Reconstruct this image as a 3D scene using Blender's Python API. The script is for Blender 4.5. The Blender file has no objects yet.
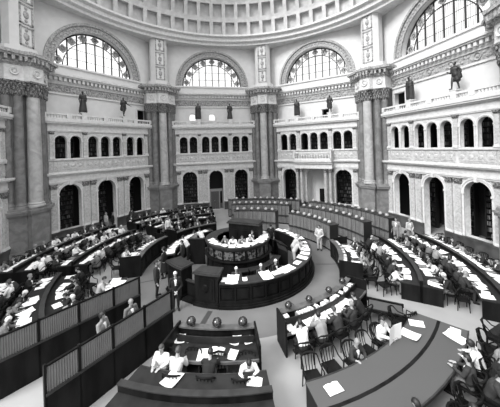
import bpy, bmesh, math, random
from math import sin, cos, radians as R, pi, hypot, atan2, degrees, asin
from mathutils import Vector, Matrix
rng = random.Random(7)
SC = bpy.context.scene
COL = SC.collection
A = 15.0            # distance from the middle of the hall to each of its eight walls

# ------------------------------------------------------------------ materials
def mat(name, v, rough=.6, v2=None, scale=3., spec=.4, metal=0., stretch=None, lo=.4, hi=.65, detail=6, bump=0., dist=0.):
    m = bpy.data.materials.new(name); m.use_nodes = True
    nt = m.node_tree; b = nt.nodes['Principled BSDF']
    c = (v, v, v, 1)
    b.inputs['Base Color'].default_value = c
    b.inputs['Roughness'].default_value = rough
    b.inputs['Specular IOR Level'].default_value = spec
    b.inputs['Metallic'].default_value = metal
    if v2 is not None or bump:
        tc = nt.nodes.new('ShaderNodeTexCoord'); mp = nt.nodes.new('ShaderNodeMapping')
        nt.links.new(tc.outputs['Object'], mp.inputs[0])
        if stretch: mp.inputs['Scale'].default_value = stretch
        n = nt.nodes.new('ShaderNodeTexNoise'); n.inputs['Scale'].default_value = scale
        n.inputs['Detail'].default_value = detail; n.inputs['Distortion'].default_value = dist
        nt.links.new(mp.outputs[0], n.inputs['Vector'])
        if v2 is not None:
            r = nt.nodes.new('ShaderNodeValToRGB')
            r.color_ramp.elements[0].position = lo; r.color_ramp.elements[1].position = hi
            r.color_ramp.elements[0].color = (v2, v2, v2, 1); r.color_ramp.elements[1].color = c
            nt.links.new(n.outputs[0], r.inputs[0]); nt.links.new(r.outputs[0], b.inputs['Base Color'])
        if bump:
            bp = nt.nodes.new('ShaderNodeBump'); bp.inputs['Strength'].default_value = bump
            bp.inputs['Distance'].default_value = .02
            nt.links.new(n.outputs[0], bp.inputs['Height']); nt.links.new(bp.outputs[0], b.inputs['Normal'])
    return m
M = dict(
    marble=mat('veined_marble', .60, .45, .46, 2.6, lo=.36, hi=.62, dist=1.2),
    marble2=mat('pale_carved_marble', .66, .55, .56, 5., lo=.35, hi=.6),
    mottled=mat('mottled_marble', .52, .4, .35, 3.5, lo=.34, hi=.58, dist=2.),
    plaster=mat('pale_plaster', .66, .8, .62, 2.),
    ornament=mat('carved_stucco', .42, .7, .22, 9., lo=.38, hi=.6),
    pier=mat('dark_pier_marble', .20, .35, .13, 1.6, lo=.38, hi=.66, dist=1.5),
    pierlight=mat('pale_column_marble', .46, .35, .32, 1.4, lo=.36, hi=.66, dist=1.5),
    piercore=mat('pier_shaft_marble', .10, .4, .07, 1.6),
    pierblock=mat('grey_pedestal_marble', .24, .45, .16, 1.4, lo=.36, hi=.66, dist=1.5),
    plinth=mat('dark_base_marble', .085, .35, .05, 2.),
    capital=mat('dark_gilded_capital', .26, .45, .05, 14., lo=.4, hi=.6),
    bronze=mat('dark_bronze', .022, .4, .04, 4.),
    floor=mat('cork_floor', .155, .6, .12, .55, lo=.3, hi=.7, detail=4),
    strip=mat('dark_floor_strip', .05, .5),
    wood=mat('dark_oak', .005, .45, .011, 3., stretch=(1, 1, .25), spec=.10),
    woodlid=mat('polished_oak_edge', .022, .35, .035, 4., spec=.3),
    desktop=mat('desk_top_oak', .016, .5, .024, 3., spec=.15),
    rail=mat('rail_painted_highlight', .12, .4, .07, 4., spec=.4),  # paler base colour paints in the light that oak rails and edges reflect
    catwood=mat('drawer_oak', .20, .35, .12, 3., stretch=(6, 6, .4), spec=.5),
    catdark=mat('cabinet_side_oak', .015, .4),
    carved=mat('carved_oak_panel', .13, .35, .010, 7.5, lo=.47, hi=.53, detail=3, dist=.6),
    pleat=mat('pleated_cloth', .17, .8, .145, 2.),
    paper=mat('white_paper', .84, .8),
    paper2=mat('grey_print', .60, .8, .42, 60., lo=.45, hi=.55),
    skin=mat('skin', .33, .55), lips=mat('lip', .2, .5), eye=mat('eye', .02, .3),
    hair_dark=mat('dark_hair', .015, .5), hair_grey=mat('grey_hair', .22, .6), hair_white=mat('white_hair', .62, .6), hair_brown=mat('brown_hair', .05, .5),
    black=mat('black_wool', .010, .85), dark=mat('dark_wool', .028, .85), grey=mat('grey_wool', .13, .85), mid=mat('mid_grey_cloth', .22, .85),
    light=mat('light_cloth', .42, .85), white=mat('white_cotton', .74, .85),
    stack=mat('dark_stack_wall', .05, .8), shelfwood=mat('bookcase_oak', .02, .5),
    bookA=mat('dark_binding', .02, .7), bookB=mat('tan_binding', .07, .7), bookC=mat('pale_binding', .2, .7),
    shade=mat('dark_glass_shade', .02, .12, spec=.8), paleshade=mat('white_glass_shade', .33, .3),
    brass=mat('brass', .3, .3, metal=.8), iron=mat('window_iron', .03, .6), wreath=mat('painted_glass', .16, .4, .4, 6.),
    dome=mat('dome_stucco', .55, .8, .45, 2.), greytop=mat('grey_top_and_sheen', .075, .6), clerkfloor=mat('platform_cork', .2, .6),
)
def glass():
    m = bpy.data.materials.new('frosted_glass'); m.use_nodes = True
    nt = m.node_tree; nt.nodes.clear()
    o = nt.nodes.new('ShaderNodeOutputMaterial'); mx = nt.nodes.new('ShaderNodeMixShader')
    t = nt.nodes.new('ShaderNodeBsdfTranslucent'); p = nt.nodes.new('ShaderNodeBsdfTransparent')
    t.inputs[0].default_value = (.95, .95, .95, 1); mx.inputs[0].default_value = .6
    nt.links.new(p.outputs[0], mx.inputs[1]); nt.links.new(t.outputs[0], mx.inputs[2]); nt.links.new(mx.outputs[0], o.inputs[0])
    return m
M['glass'] = glass()
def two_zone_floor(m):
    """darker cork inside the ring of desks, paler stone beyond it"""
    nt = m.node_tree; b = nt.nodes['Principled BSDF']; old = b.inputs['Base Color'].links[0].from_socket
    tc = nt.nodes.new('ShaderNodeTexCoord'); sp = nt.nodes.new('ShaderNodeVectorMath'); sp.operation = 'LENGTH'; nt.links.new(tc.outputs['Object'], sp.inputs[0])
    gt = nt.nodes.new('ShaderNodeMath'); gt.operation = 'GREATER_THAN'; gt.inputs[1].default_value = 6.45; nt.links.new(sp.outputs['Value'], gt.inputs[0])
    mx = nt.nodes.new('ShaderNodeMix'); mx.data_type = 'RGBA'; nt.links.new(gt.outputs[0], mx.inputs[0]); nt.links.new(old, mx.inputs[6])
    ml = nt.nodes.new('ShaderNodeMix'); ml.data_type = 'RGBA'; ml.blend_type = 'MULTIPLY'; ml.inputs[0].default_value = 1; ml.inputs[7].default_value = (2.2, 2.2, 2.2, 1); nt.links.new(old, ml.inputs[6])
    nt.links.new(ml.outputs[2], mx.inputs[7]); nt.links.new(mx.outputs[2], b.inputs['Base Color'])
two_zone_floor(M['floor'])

# ------------------------------------------------------------------ mesh helpers
def bm_(): return bmesh.new()
def box(bm, c, s, rz=0., mx=None):
    m = Matrix.Translation(c) @ Matrix.Rotation(rz, 4, 'Z') @ Matrix.Diagonal((*s, 1))
    if mx is not None: m = mx @ m
    return bmesh.ops.create_cube(bm, size=1, matrix=m)['verts']
def bx(bm, x0, x1, y0, y1, z0, z1): return box(bm, ((x0+x1)/2, (y0+y1)/2, (z0+z1)/2), (abs(x1-x0), abs(y1-y0), abs(z1-z0)))
def lathe(bm, prof, n=16, c=(0, 0), a0=0., a1=2*pi, mx=None):
    full = abs(a1-a0-2*pi) < 1e-6
    k = n if full else n+1
    rings = []
    for r, z in prof:
        ring = []
        for i in range(k):
            a = a0+(a1-a0)*i/n
            v = Vector((c[0]+r*cos(a), c[1]+r*sin(a), z))
            ring.append(bm.verts.new(mx @ v if mx is not None else v))
        rings.append(ring)
    for p, q in zip(rings, rings[1:]):
        for i in range(n):
            j = (i+1) % k
            try: bm.faces.new((p[i], p[j], q[j], q[i]))
            except ValueError: pass
    if full:
        if prof[0][0] > 1e-4: bm.faces.new(list(reversed(rings[0])))
        if prof[-1][0] > 1e-4: bm.faces.new(rings[-1])
def ringbox(bm, r0, r1, z0, z1, a0, a1, n=None, c=(0, 0)):
    """a curved block between two radii (angles in degrees)"""
    n = n or max(1, int(abs(a1-a0)/3)); a0, a1 = R(a0), R(a1)
    rows = []
    for i in range(n+1):
        a = a0+(a1-a0)*i/n; ca, sa = cos(a), sin(a)
        rows.append([bm.verts.new((c[0]+r*ca, c[1]+r*sa, z)) for r, z in ((r0, z0), (r1, z0), (r1, z1), (r0, z1))])
    for p, q in zip(rows, rows[1:]):
        for i in range(4):
            j = (i+1) % 4; bm.faces.new((p[i], p[j], q[j], q[i]))
    bm.faces.new(list(reversed(rows[0]))); bm.faces.new(rows[-1])
def prism(bm, poly, z0, z1):
    b = [bm.verts.new((x, y, z0)) for x, y in poly]; t = [bm.verts.new((x, y, z1)) for x, y in poly]
    n = len(poly); bm.faces.new(list(reversed(b))); bm.faces.new(t)
    for i in range(n): bm.faces.new((b[i], b[(i+1) % n], t[(i+1) % n], t[i]))
def tube(bm, pts, r, n=8, caps=True):
    pts = [Vector(p) for p in pts]; rr = r if isinstance(r, (list, tuple)) else [r]*len(pts)
    rings = []
    for i, p in enumerate(pts):
        d = (pts[min(i+1, len(pts)-1)]-pts[max(i-1, 0)]).normalized()
        u = d.orthogonal().normalized() if i == 0 else (u-d*u.dot(d)).normalized()
        w = d.cross(u)
        rings.append([bm.verts.new(p+(u*cos(2*pi*k/n)+w*sin(2*pi*k/n))*rr[i]) for k in range(n)])
    for p, q in zip(rings, rings[1:]):
        for k in range(n): bm.faces.new((p[k], p[(k+1) % n], q[(k+1) % n], q[k]))
    if caps: bm.faces.new(list(reversed(rings[0]))); bm.faces.new(rings[-1])
def ball(bm, c, s, n=12, rot=None):
    s = s if isinstance(s, (tuple, list)) else (s,)*3
    m = Matrix.Translation(c) @ (rot or Matrix.Identity(4)) @ Matrix.Diagonal((*s, 1))
    bmesh.ops.create_uvsphere(bm, u_segments=n, v_segments=max(6, n*2//3), radius=1, matrix=m)
def archband(bm, cx, zs, r0, r1, d0, d1, n=16, foot=None):
    """arched moulding standing on the wall face: local x along wall, y depth, z up"""
    pts = []
    if foot is not None: pts.append((cx+r0, foot, cx+r1, foot))
    for i in range(n+1):
        a = pi*i/n; pts.append((cx+r0*cos(a), zs+r0*sin(a), cx+r1*cos(a), zs+r1*sin(a)))
    if foot is not None: pts.append((cx-r0, foot, cx-r1, foot))
    rows = [[bm.verts.new(v) for v in ((a, d0, b), (c, d0, d), (c, d1, d), (a, d1, b))] for a, b, c, d in pts]
    for p, q in zip(rows, rows[1:]):
        for i in range(4): bm.faces.new((p[i], p[(i+1) % 4], q[(i+1) % 4], q[i]))
    bm.faces.new(rows[0]); bm.faces.new(list(reversed(rows[-1])))
def arch_loop(cx, zs, r, z0, n=16): return [(cx+r, z0)]+[(cx+r*cos(pi*i/n), zs+r*sin(pi*i/n)) for i in range(n+1)]+[(cx-r, z0)]
def plate_mesh(name, outer, holes, d0, d1):
    """an upright slab with arched openings: outline and openings in (x, z), from depth d0 to d1"""
    cu = bpy.data.curves.new(name, 'CURVE'); cu.dimensions = '2D'; cu.fill_mode = 'BOTH'; cu.extrude = abs(d1-d0)/2
    for loop in [outer]+holes:
        sp = cu.splines.new('POLY'); sp.points.add(len(loop)-1); sp.use_cyclic_u = True
        for p, (x, z) in zip(sp.points, loop): p.co = (x, z, 0, 1)
    o = bpy.data.objects.new(name, cu); COL.objects.link(o)
    dg = bpy.context.evaluated_depsgraph_get(); me = bpy.data.meshes.new_from_object(o.evaluated_get(dg))
    bpy.data.objects.remove(o); bpy.data.curves.remove(cu)
    me.transform(Matrix(((1, 0, 0, 0), (0, 0, 1, (d0+d1)/2), (0, 1, 0, 0), (0, 0, 0, 1))))
    return me
def mesh(bm, name, m, smooth=False, recalc=True):
    if recalc: bmesh.ops.recalc_face_normals(bm, faces=bm.faces)
    me = bpy.data.meshes.new(name); bm.to_mesh(me); bm.free()
    if m: me.materials.append(M[m] if isinstance(m, str) else m)
    if smooth:
        me.polygons.foreach_set('use_smooth', [True]*len(me.polygons)); me.set_sharp_from_angle(angle=R(smooth if smooth is not True else 40))
    return me
def link(me, name, parent=None, loc=None, rot=0.):
    o = bpy.data.objects.new(name, me); COL.objects.link(o)
    if parent is not None: o.parent = parent
    if loc is not None: o.location = loc
    if rot: o.rotation_euler = (0, 0, rot)
    return o
def part(bm, name, m, parent, smooth=False, world=False, label=None):
    """one mesh under its thing; with world=True the shape was laid out in hall coordinates"""
    me = mesh(bm, name, m, smooth)
    if world: me.transform(parent.matrix_basis.inverted())
    o = link(me, name, parent)
    if label: o['label'] = label
    return o
def tag(o, label=None, cat=None, group=None, kind=None):
    if label: o['label'] = label
    if cat: o['category'] = cat
    if group: o['group'] = group
    if kind: o['kind'] = kind
    return o
def thing(name, label, cat, loc=(0, 0, 0), rot=0., group=None):
    o = bpy.data.objects.new(name, None); COL.objects.link(o); o.empty_display_size = .2
    o.location = loc; o.rotation_euler = (0, 0, rot)
    o.matrix_basis = Matrix.Translation(loc) @ Matrix.Rotation(rot, 4, 'Z')
    return tag(o, label, cat, group)
KIDS = {}
def remember(o):
    """list a finished thing's parts so that it can be copied"""
    KIDS[o.name] = [c for c in bpy.data.objects if c.parent == o]
    for c in KIDS[o.name]: remember(c)
def copy_tree(o, parent=None):
    c = o.copy(); COL.objects.link(c)
    if parent is not None: c.parent = parent
    KIDS[c.name] = [copy_tree(k, c) for k in KIDS.get(o.name, [])]
    return c
def place(o, loc, rot=0., label=None, group=None, s=1.):
    c = copy_tree(o)
    c.matrix_basis = Matrix.Translation(loc) @ Matrix.Rotation(rot, 4, 'Z') @ Matrix.Diagonal((s, s, s, 1))
    if label: c['label'] = label
    if group: c['group'] = group
    return c
def drop(o):
    for k in KIDS.get(o.name, []): drop(k)
    bpy.data.objects.remove(o)
def pol(r, a, z=0.): return (r*cos(R(a)), r*sin(R(a)), z)
ORD = ['first', 'second', 'third', 'fourth', 'fifth', 'sixth', 'seventh', 'eighth', 'ninth', 'tenth', 'eleventh', 'twelfth', 'thirteenth', 'fourteenth', 'fifteenth', 'sixteenth', 'seventeenth', 'eighteenth', 'nineteenth', 'twentieth']
def nth(i):
    if i < 20: return ORD[i]
    t = {2: 'twenty', 3: 'thirty', 4: 'forty', 5: 'fifty', 6: 'sixty', 7: 'seventy'}[(i+1)//10]
    return t+'-'+ORD[(i+1) % 10-1] if (i+1) % 10 else {3: 'thirtieth', 4: 'fortieth', 5: 'fiftieth', 6: 'sixtieth', 7: 'seventieth'}[(i+1)//10]

# ------------------------------------------------------------------ floor
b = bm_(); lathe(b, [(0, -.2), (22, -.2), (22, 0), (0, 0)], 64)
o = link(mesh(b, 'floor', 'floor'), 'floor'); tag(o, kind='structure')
k = 0
for a, r0, r1, w in ((-93, 4.75, 6.7, .22), (6, 4.75, 6.0, .06), (-48, 4.75, 6.1, .06), (-150, 4.75, 5.7, .06), (60, 4.75, 6.3, .06)):
    b = bm_(); box(b, ((r0+r1)/2, 0, .004), (r1-r0, w, .008)); k += 1
    tag(link(mesh(b, 'trim', 'strip'), f'trim_{k}', None, (0, 0, 0), R(a)), kind='structure')

# ------------------------------------------------------------------ the eight-sided hall: walls
S_, G_ = 1.109, 1.42
UPX = [-(2*S_+G_), -(S_+G_), -S_, 0, S_, S_+G_, 2*S_+G_]
LOWX = (-3.05, 0, 3.05)
def pilaster_pieces(x, w, z0, z1, dep, cap):
    b = bm_(); bx(b, x-w/2, x+w/2, -dep, .02, z0+.18, z1-cap)
    p = mesh(b, 'pilaster', 'mottled')
    b = bm_(); bx(b, x-w/2-.05, x+w/2+.05, -dep-.05, .02, z0, z0+.10); bx(b, x-w/2-.025, x+w/2+.025, -dep-.025, .02, z0+.10, z0+.18)
    q = mesh(b, 'pilaster_base', 'marble2')
    b = bm_()
    for i, (f, g) in enumerate(((0, .02), (.06, .05), (.02, .03), (.10, .09))):
        h = cap/4; bx(b, x-w/2-f*.6, x+w/2+f*.6, -dep-g, .02, z1-cap+i*h, z1-cap+(i+1)*h)
    for sx in (-1, 0, 1): ball(b, (x+sx*w*.36, -dep-.05, z1-cap*.45), (.07, .06, cap*.3), 8)
    r = mesh(b, 'capital', 'capital')
    return p, q, r
def wall_meshes(portal):
    """the arcaded screen of one bay in its own frame: x to the right along the wall, y away from the hall, z up"""
    out = []
    holes = []
    for x in LOWX:
        if not (portal and x == 0): holes.append(arch_loop(x, 3.85, .83, .95 if x else .01))
    if portal: holes.append(arch_loop(0, 3.85, 1.0, .01))
    main = plate_mesh('wall', [(-6.3, 0), (6.3, 0), (6.3, 5.9), (-6.3, 5.9)], holes, 0, .48)
    main.materials.append(M['marble'])
    me = plate_mesh('wall', [(-6.3, 5.9), (6.3, 5.9), (6.3, 10.05), (-6.3, 10.05)], [arch_loop(x, 8.30, .44, 6.85, 12) for x in UPX], 0, .30)
    me.materials.append(M['marble']); out.append(('upper_arcade', me))
    def add(name, b, m, smooth=False): out.append((name, mesh(b, name, m, smooth)))
    b = bm_()
    for x0, x1 in ((-4.7, -.86), (.86, 4.7)):
        bx(b, x0, x1, -.16, .01, 0, .80); bx(b, x0, x1, -.20, .01, .80, .95)
        bx(b, x0, x1, -.19, .01, 0, .16)
    add('base_course', b, 'plinth')
    b = bm_()
    for x in LOWX:
        if portal and x == 0: continue
        archband(b, x, 3.85, .83, .96, -.06, .02, 20, .95 if x else 0.)
        archband(b, x, 3.85, .96, 1.06, -.11, .02, 20)
        bx(b, x-1.08, x-.80, -.10, .02, 3.72, 3.86); bx(b, x+.80, x+1.08, -.10, .02, 3.72, 3.86)
        bx(b, x-.10, x+.10, -.17, .02, 4.62, 4.95)
    add('archivolt', b, 'marble2')
    b = bm_()
    for z0, z1, d in ((4.80, 4.90, .10), (4.90, 5.02, .15), (5.02, 5.42, .12), (5.42, 5.50, .20), (5.50, 5.58, .34), (5.58, 5.70, .40)):
        bx(b, -5.2, 5.2, -d, .02, z0, z1)
    add('string_course', b, 'marble2')
    b = bm_()
    for x0, x1 in ((-4.5, -4.25), (-4.2, -1.95), (-1.7, -.65), (-.6, .6), (.65, 1.7), (1.95, 4.2), (4.25, 4.5)):
        bx(b, x0, x1, -.05, .02, 5.85, 6.60)
        bx(b, x0+.09, x1-.09, -.08, .02, 5.95, 6.50)
        if x1-x0 > .8:
            n = max(1, int((x1-x0)/.5))
            for i in range(n): ball(b, (x0+(i+.5)*(x1-x0)/n, -.08, 6.22), (.17, .05, .16), 8)
    add('relief_panel', b, 'mottled')
    b = bm_(); bx(b, -4.9, 4.9, -.11, .02, 6.70, 6.83)
    add('sill_course', b, 'marble2')
    b = bm_()
    for x in UPX:
        archband(b, x, 8.30, .44, .50, -.05, .02, 14, 6.85); archband(b, x, 8.30, .50, .56, -.085, .02, 14)
        bx(b, x-.57, x-.43, -.08, .02, 8.21, 8.31); bx(b, x+.43, x+.57, -.08, .02, 8.21, 8.31)
    add('window_surround', b, 'marble2')
    b = bm_()
    for z0, z1, d in ((9.05, 9.12, .07), (9.12, 9.22, .10), (9.22, 9.62, .07), (9.62, 9.72, .16), (9.72, 9.84, .32), (9.84, 10.05, .38)):
        bx(b, -5.2, 5.2, -d, .02, z0, z1)
    add('cornice', b, 'marble2')
    for x in (-4.28, -1.87, -1.25, 1.25, 1.87, 4.28):
        if portal and abs(x) < 1.5: continue
        for n, me in zip(('pilaster', 'pilaster_base', 'capital'), pilaster_pieces(x, .42, .95, 4.80, .14, .42)): out.append((n, me))
    for x in (-4.3, -1.82, 1.82, 4.3):
        for n, me in zip(('pilaster', 'pilaster_base', 'capital'), pilaster_pieces(x, .30, 6.83, 9.06, .12, .24)): out.append((n, me))
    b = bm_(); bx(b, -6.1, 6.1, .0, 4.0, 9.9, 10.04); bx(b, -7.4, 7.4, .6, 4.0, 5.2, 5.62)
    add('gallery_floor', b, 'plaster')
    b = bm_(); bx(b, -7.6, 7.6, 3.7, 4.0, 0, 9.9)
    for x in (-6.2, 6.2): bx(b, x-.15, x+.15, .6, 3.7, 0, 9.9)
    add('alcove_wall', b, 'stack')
    return main, out
def upper_meshes(openings):
    """the wall set back above the arcade: frieze, cornice, attic band and the great half-round window opening"""
    out = []
    D = .9
    me = plate_mesh('wall', [(-6.6, 10.0), (6.6, 10.0), (6.6, 14.85), (-6.6, 14.85)], openings, D, D+.4); me.materials.append(M['plaster']); out.append(('gallery_wall', me))
    me = plate_mesh('wall', [(-6.6, 14.85), (6.6, 14.85), (6.6, 19.9), (-6.6, 19.9)], [arch_loop(0, 14.9, 3.62, 14.9, 40)[1:-1]], D, D+.8); me.materials.append(M['plaster']); out.append(('lunette_wall', me))
    def add(name, b, m, smooth=False): out.append((name, mesh(b, name, m, smooth)))
    b = bm_(); bx(b, -5.6, 5.6, D-.07, D+.02, 12.45, 13.15)
    for i in range(22):
        x = -4.95+i*.45
        if i % 4 == 1:
            m = Matrix.Translation((x, D-.07, 12.8)) @ Matrix.Rotation(pi/2, 4, 'X')
            lathe(b, [(.2, -.01), (.2, .05), (.25, .07), (.27, .02), (.27, -.01)], 14, mx=m); ball(b, (x, D-.08, 12.8), (.12, .06, .12), 8)
        else:
            for s in (-1, 1): ball(b, (x+s*.1, D-.07, 12.8+s*.13*(1 if i % 2 else -1)), (.15, .05, .10), 8, Matrix.Rotation(s*.7, 4, 'Y'))
    add('frieze', b, 'ornament', 50)
    b = bm_(); bx(b, -5.7, 5.7, D-.10, D+.02, 12.30, 12.45); bx(b, -5.7, 5.7, D-.14, D+.02, 13.15, 13.30); bx(b, -5.7, 5.7, D-.16, D+.02, 13.30, 13.72)
    for i in range(30): bx(b, -5.22+i*.36, -5.22+i*.36+.2, D-.42, D-.1, 13.42, 13.70)
    bx(b, -5.7, 5.7, D-.50, D+.02, 13.72, 13.84); bx(b, -5.7, 5.7, D-.60, D+.02, 13.84, 14.02)
    add('cornice', b, 'marble2')
    b = bm_(); bx(b, -5.8, 5.8, D-.08, D+.02, 14.02, 14.72); bx(b, -5.8, 5.8, D-.2, D+.02, 14.72, 14.88)
    add('attic_band', b, 'plaster')
    b = bm_()
    archband(b, 0, 14.9, 3.62, 3.80, D-.10, D+.02, 40); archband(b, 0, 14.9, 3.80, 4.18, D-.05, D+.02, 40); archband(b, 0, 14.9, 4.18, 4.40, D-.18, D+.02, 40)
    for i in range(34):
        a = pi*(i+.5)/34; ball(b, (3.99*cos(a), D-.06, 14.9+3.99*sin(a)), (.11, .06, .11), 6)
    add('archivolt', b, 'ornament')
    return out
WALLS = [('wall_far_left', 202.5), ('wall_left', 157.5), ('wall_back_left', 112.5), ('wall_back_right', 67.5), ('wall_right', 22.5), ('wall_near_right', -22.5)]
plain_main, plain_parts = wall_meshes(False)
port_main, port_parts = wall_meshes(True)
OPEN = {'wall_left': [[(4.0, 10.05), (5.0, 10.05), (5.0, 11.75), (4.0, 11.75)]],
        'wall_back_left': [arch_loop(-2.55, 11.2, .36, 10.6, 10), arch_loop(-.2, 11.2, .36, 10.6, 10)],
        'wall_back_right': [[(.75, 10.4), (1.5, 10.4), (1.5, 11.35), (.75, 11.35)]],
        'wall_right': [[(-4.55, 10.05), (-3.35, 10.05), (-3.35, 11.85), (-4.55, 11.85)]]}
plain_upper = upper_meshes([])
WMX = {}
wi = 0
LAB = {'wall_left': 'left wall', 'wall_back_left': 'rear left wall', 'wall_back_right': 'rear right wall', 'wall_right': 'right wall', 'wall_far_left': 'wall at the left edge', 'wall_near_right': 'wall beyond the right edge'}
for name, ang in WALLS:
    mx = Matrix.Translation((A*cos(R(ang)), A*sin(R(ang)), 0)) @ Matrix.Rotation(R(ang-90), 4, 'Z'); WMX[name] = mx
    port = name == 'wall_back_right'
    root = link(port_main if port else plain_main, name); root.matrix_basis = mx
    tag(root, kind='structure')
    for n, me in (port_parts if port else plain_parts): link(me, n, root)
    for n, me in (upper_meshes(OPEN[name]) if name in OPEN else plain_upper): link(me, n, root)
    if name in OPEN:
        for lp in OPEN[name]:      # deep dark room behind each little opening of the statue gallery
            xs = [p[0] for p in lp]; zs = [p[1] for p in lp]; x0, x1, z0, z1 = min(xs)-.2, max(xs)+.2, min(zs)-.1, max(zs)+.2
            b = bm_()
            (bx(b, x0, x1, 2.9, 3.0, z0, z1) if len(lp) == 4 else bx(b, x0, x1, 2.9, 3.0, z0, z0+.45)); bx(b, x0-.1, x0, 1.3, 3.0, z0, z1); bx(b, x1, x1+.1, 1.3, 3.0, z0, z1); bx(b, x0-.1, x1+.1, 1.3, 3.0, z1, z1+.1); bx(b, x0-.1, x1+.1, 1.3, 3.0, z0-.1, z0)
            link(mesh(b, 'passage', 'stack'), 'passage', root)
            b = bm_()
            if len(lp) > 4: archband(b, (x0+x1)/2, 11.2, .36, .50, .82, .92, 14, 10.6)
            else: bx(b, x0+.05, x1-.05, .80, .92, z1-.2, z1); bx(b, x0+.03, x0+.2, .84, .92, z0+.1, z1-.2); bx(b, x1-.2, x1-.03, .84, .92, z0+.1, z1-.2)
            link(mesh(b, 'door_surround', 'marble2'), 'door_surround', root)
    # half-round window: glass, iron bars and painted wreaths
    wi += 1
    b = bm_(); n = 40
    vs = [b.verts.new((3.62*cos(pi*i/n), 1.45, 14.9+3.62*sin(pi*i/n))) for i in range(n+1)]; b.faces.new(vs)
    w = link(mesh(b, 'window', 'glass'), f'window_{wi}'); w.matrix_basis = mx; tag(w, kind='structure')
    b = bm_()
    for i in range(-4, 5):
        x = i*.80
        if abs(x) < 3.6: bx(b, x-.05, x+.05, 1.34, 1.43, 14.9, 14.9+math.sqrt(3.6**2-x*x))
    for z in (.9, 1.8, 2.7):
        h = math.sqrt(3.6**2-z*z); bx(b, -h, h, 1.39, 1.42, 14.9+z-.015, 14.9+z+.015)
    for i in range(-44, 45):
        x = i*.08
        if i % 10 and i % 2 == 0 and abs(x) < 2.75: bx(b, x-.009, x+.009, 1.395, 1.41, 14.9, 14.9+math.sqrt(2.8**2-x*x))
    archband(b, 0, 14.9, 3.5, 3.62, 1.36, 1.44, 40); archband(b, 0, 14.9, 2.75, 2.82, 1.38, 1.43, 40); bx(b, -3.6, 3.6, 1.36, 1.44, 14.88, 14.98)
    link(mesh(b, 'window_frame', 'iron'), 'window_frame', w)
    for i in range(9):
        a = pi*(i+.5)/9; b = bm_()
        m = Matrix.Translation((3.17*cos(a), 1.37, 14.9+3.17*sin(a))) @ Matrix.Rotation(pi/2, 4, 'X')
        lathe(b, [(.17, -.03), (.17, .03), (.25, .05), (.31, .03), (.31, -.03)], 16, mx=m); lathe(b, [(0, -.02), (.10, -.02), (.10, .03), (0, .03)], 10, mx=m)
        for q in range(4): box(b, (.30*cos(q*pi/2), .30*sin(q*pi/2), 0), (.16, .16, .05), mx=m)
        link(mesh(b, 'wreath', 'wreath', 40), 'wreath', w)
    # wooden sill etc. of the balustrade: one thing per bay
    if name not in ('wall_near_right',):
        t = thing('balustrade', f'long pale marble balustrade along the top of the {LAB[name]}', 'balustrade', mx.translation, R(ang-90))
        b = bm_(); bx(b, -5.0, 5.0, -.24, .0, 10.051, 10.16); part(b, 'base_rail', 'marble2', t)
        b = bm_(); bx(b, -5.0, 5.0, -.25, .01, 10.43, 10.56); part(b, 'top_rail', 'marble2', t)
        for x in (-4.85, -3.05, -1.87, 0, 1.87, 3.05, 4.85):
            b = bm_(); h = .22 if abs(x) == 1.87 else .01
            bx(b, x-.2, x+.2, -.27, .03, 10.16, 10.56+h)
            if h > .1: bx(b, x-.28, x+.28, -.3, .25, 10.56+h-.07, 10.56+h)
            part(b, 'pedestal', 'marble2', t)
        b = bm_(); lathe(b, [(.04, 10.16), (.05, 10.19), (.03, 10.22), (.055, 10.29), (.03, 10.37), (.045, 10.41), (.045, 10.43)], 8)
        bal = mesh(b, 'baluster', 'marble2', True)
        x = -4.5
        while x < 4.55:
            if min(abs(x-p) for p in (-4.85, -3.05, -1.87, 0, 1.87, 3.05, 4.85)) > .24:
                link(bal, 'baluster', t, (x, -.12, 0))
            x += .2

# the projecting portal in the middle of the rear right wall
root = bpy.data.objects['wall_back_right']
b = bm_()
for s in (-1, 1):
    bx(b, s*1.15, s*2.05, -.8, .0, 0, .95); bx(b, s*1.12, s*2.08, -.83, .0, .82, .95)
link(mesh(b, 'portal_pedestal', 'plinth'), 'portal_pedestal', root)
for x in (-1.85, -1.36, 1.36, 1.85):
    b = bm_(); lathe(b, [(.21, .95), (.21, 1.05), (.18, 1.10), (.17, 1.2), (.145, 4.35)], 14, (x, -.58)); link(mesh(b, 'portal_column', 'pierlight', True), 'portal_column', root)
    b = bm_(); lathe(b, [(.15, 4.35), (.20, 4.45), (.17, 4.52), (.24, 4.68), (.24, 4.78)], 10, (x, -.58)); link(mesh(b, 'capital', 'capital'), 'capital', root)
b = bm_()
for z0, z1, d in ((4.78, 4.95, .80), (4.95, 5.35, .76), (5.35, 5.52, .95), (5.52, 5.72, 1.05)): bx(b, -2.1, 2.1, -d, 0, z0, z1)
for s in (-1, 1): bx(b, s*2.1-.14, s*2.1+.0, -.95, 0, 5.72, 6.75) if s > 0 else bx(b, -2.1, -1.96, -.95, 0, 5.72, 6.75)
bx(b, -2.1, 2.1, -.95, -.8, 5.72, 5.9); bx(b, -2.1, 2.1, -.98, -.78, 6.45, 6.62)
for s in (-1, 1): bx(b, s*1.5-.6, s*1.5+.6, -.94, -.82, 5.9, 6.45) if False else None
for i in range(13): lathe(b, [(.05, 5.9), (.03, 6.0), (.06, 6.15), (.03, 6.35), (.05, 6.45)], 6, (-1.8+i*.3, -.88))
link(mesh(b, 'portal_entablature', 'marble2'), 'portal_entablature', root)
b = bm_()
bx(b, -1.0, 1.0, 1.7, 1.8, 0, 4.9); bx(b, -1.1, -1.0, .6, 1.8, 0, 4.9); bx(b, 1.0, 1.1, .6, 1.8, 0, 4.9); bx(b, -1.1, 1.1, .6, 1.8, 4.9, 5.0)
archband(b, 0, 3.6, .62, .78, 1.6, 1.72, 16, 0)
link(mesh(b, 'portal_niche', 'plaster'), 'portal_niche', root)
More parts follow.
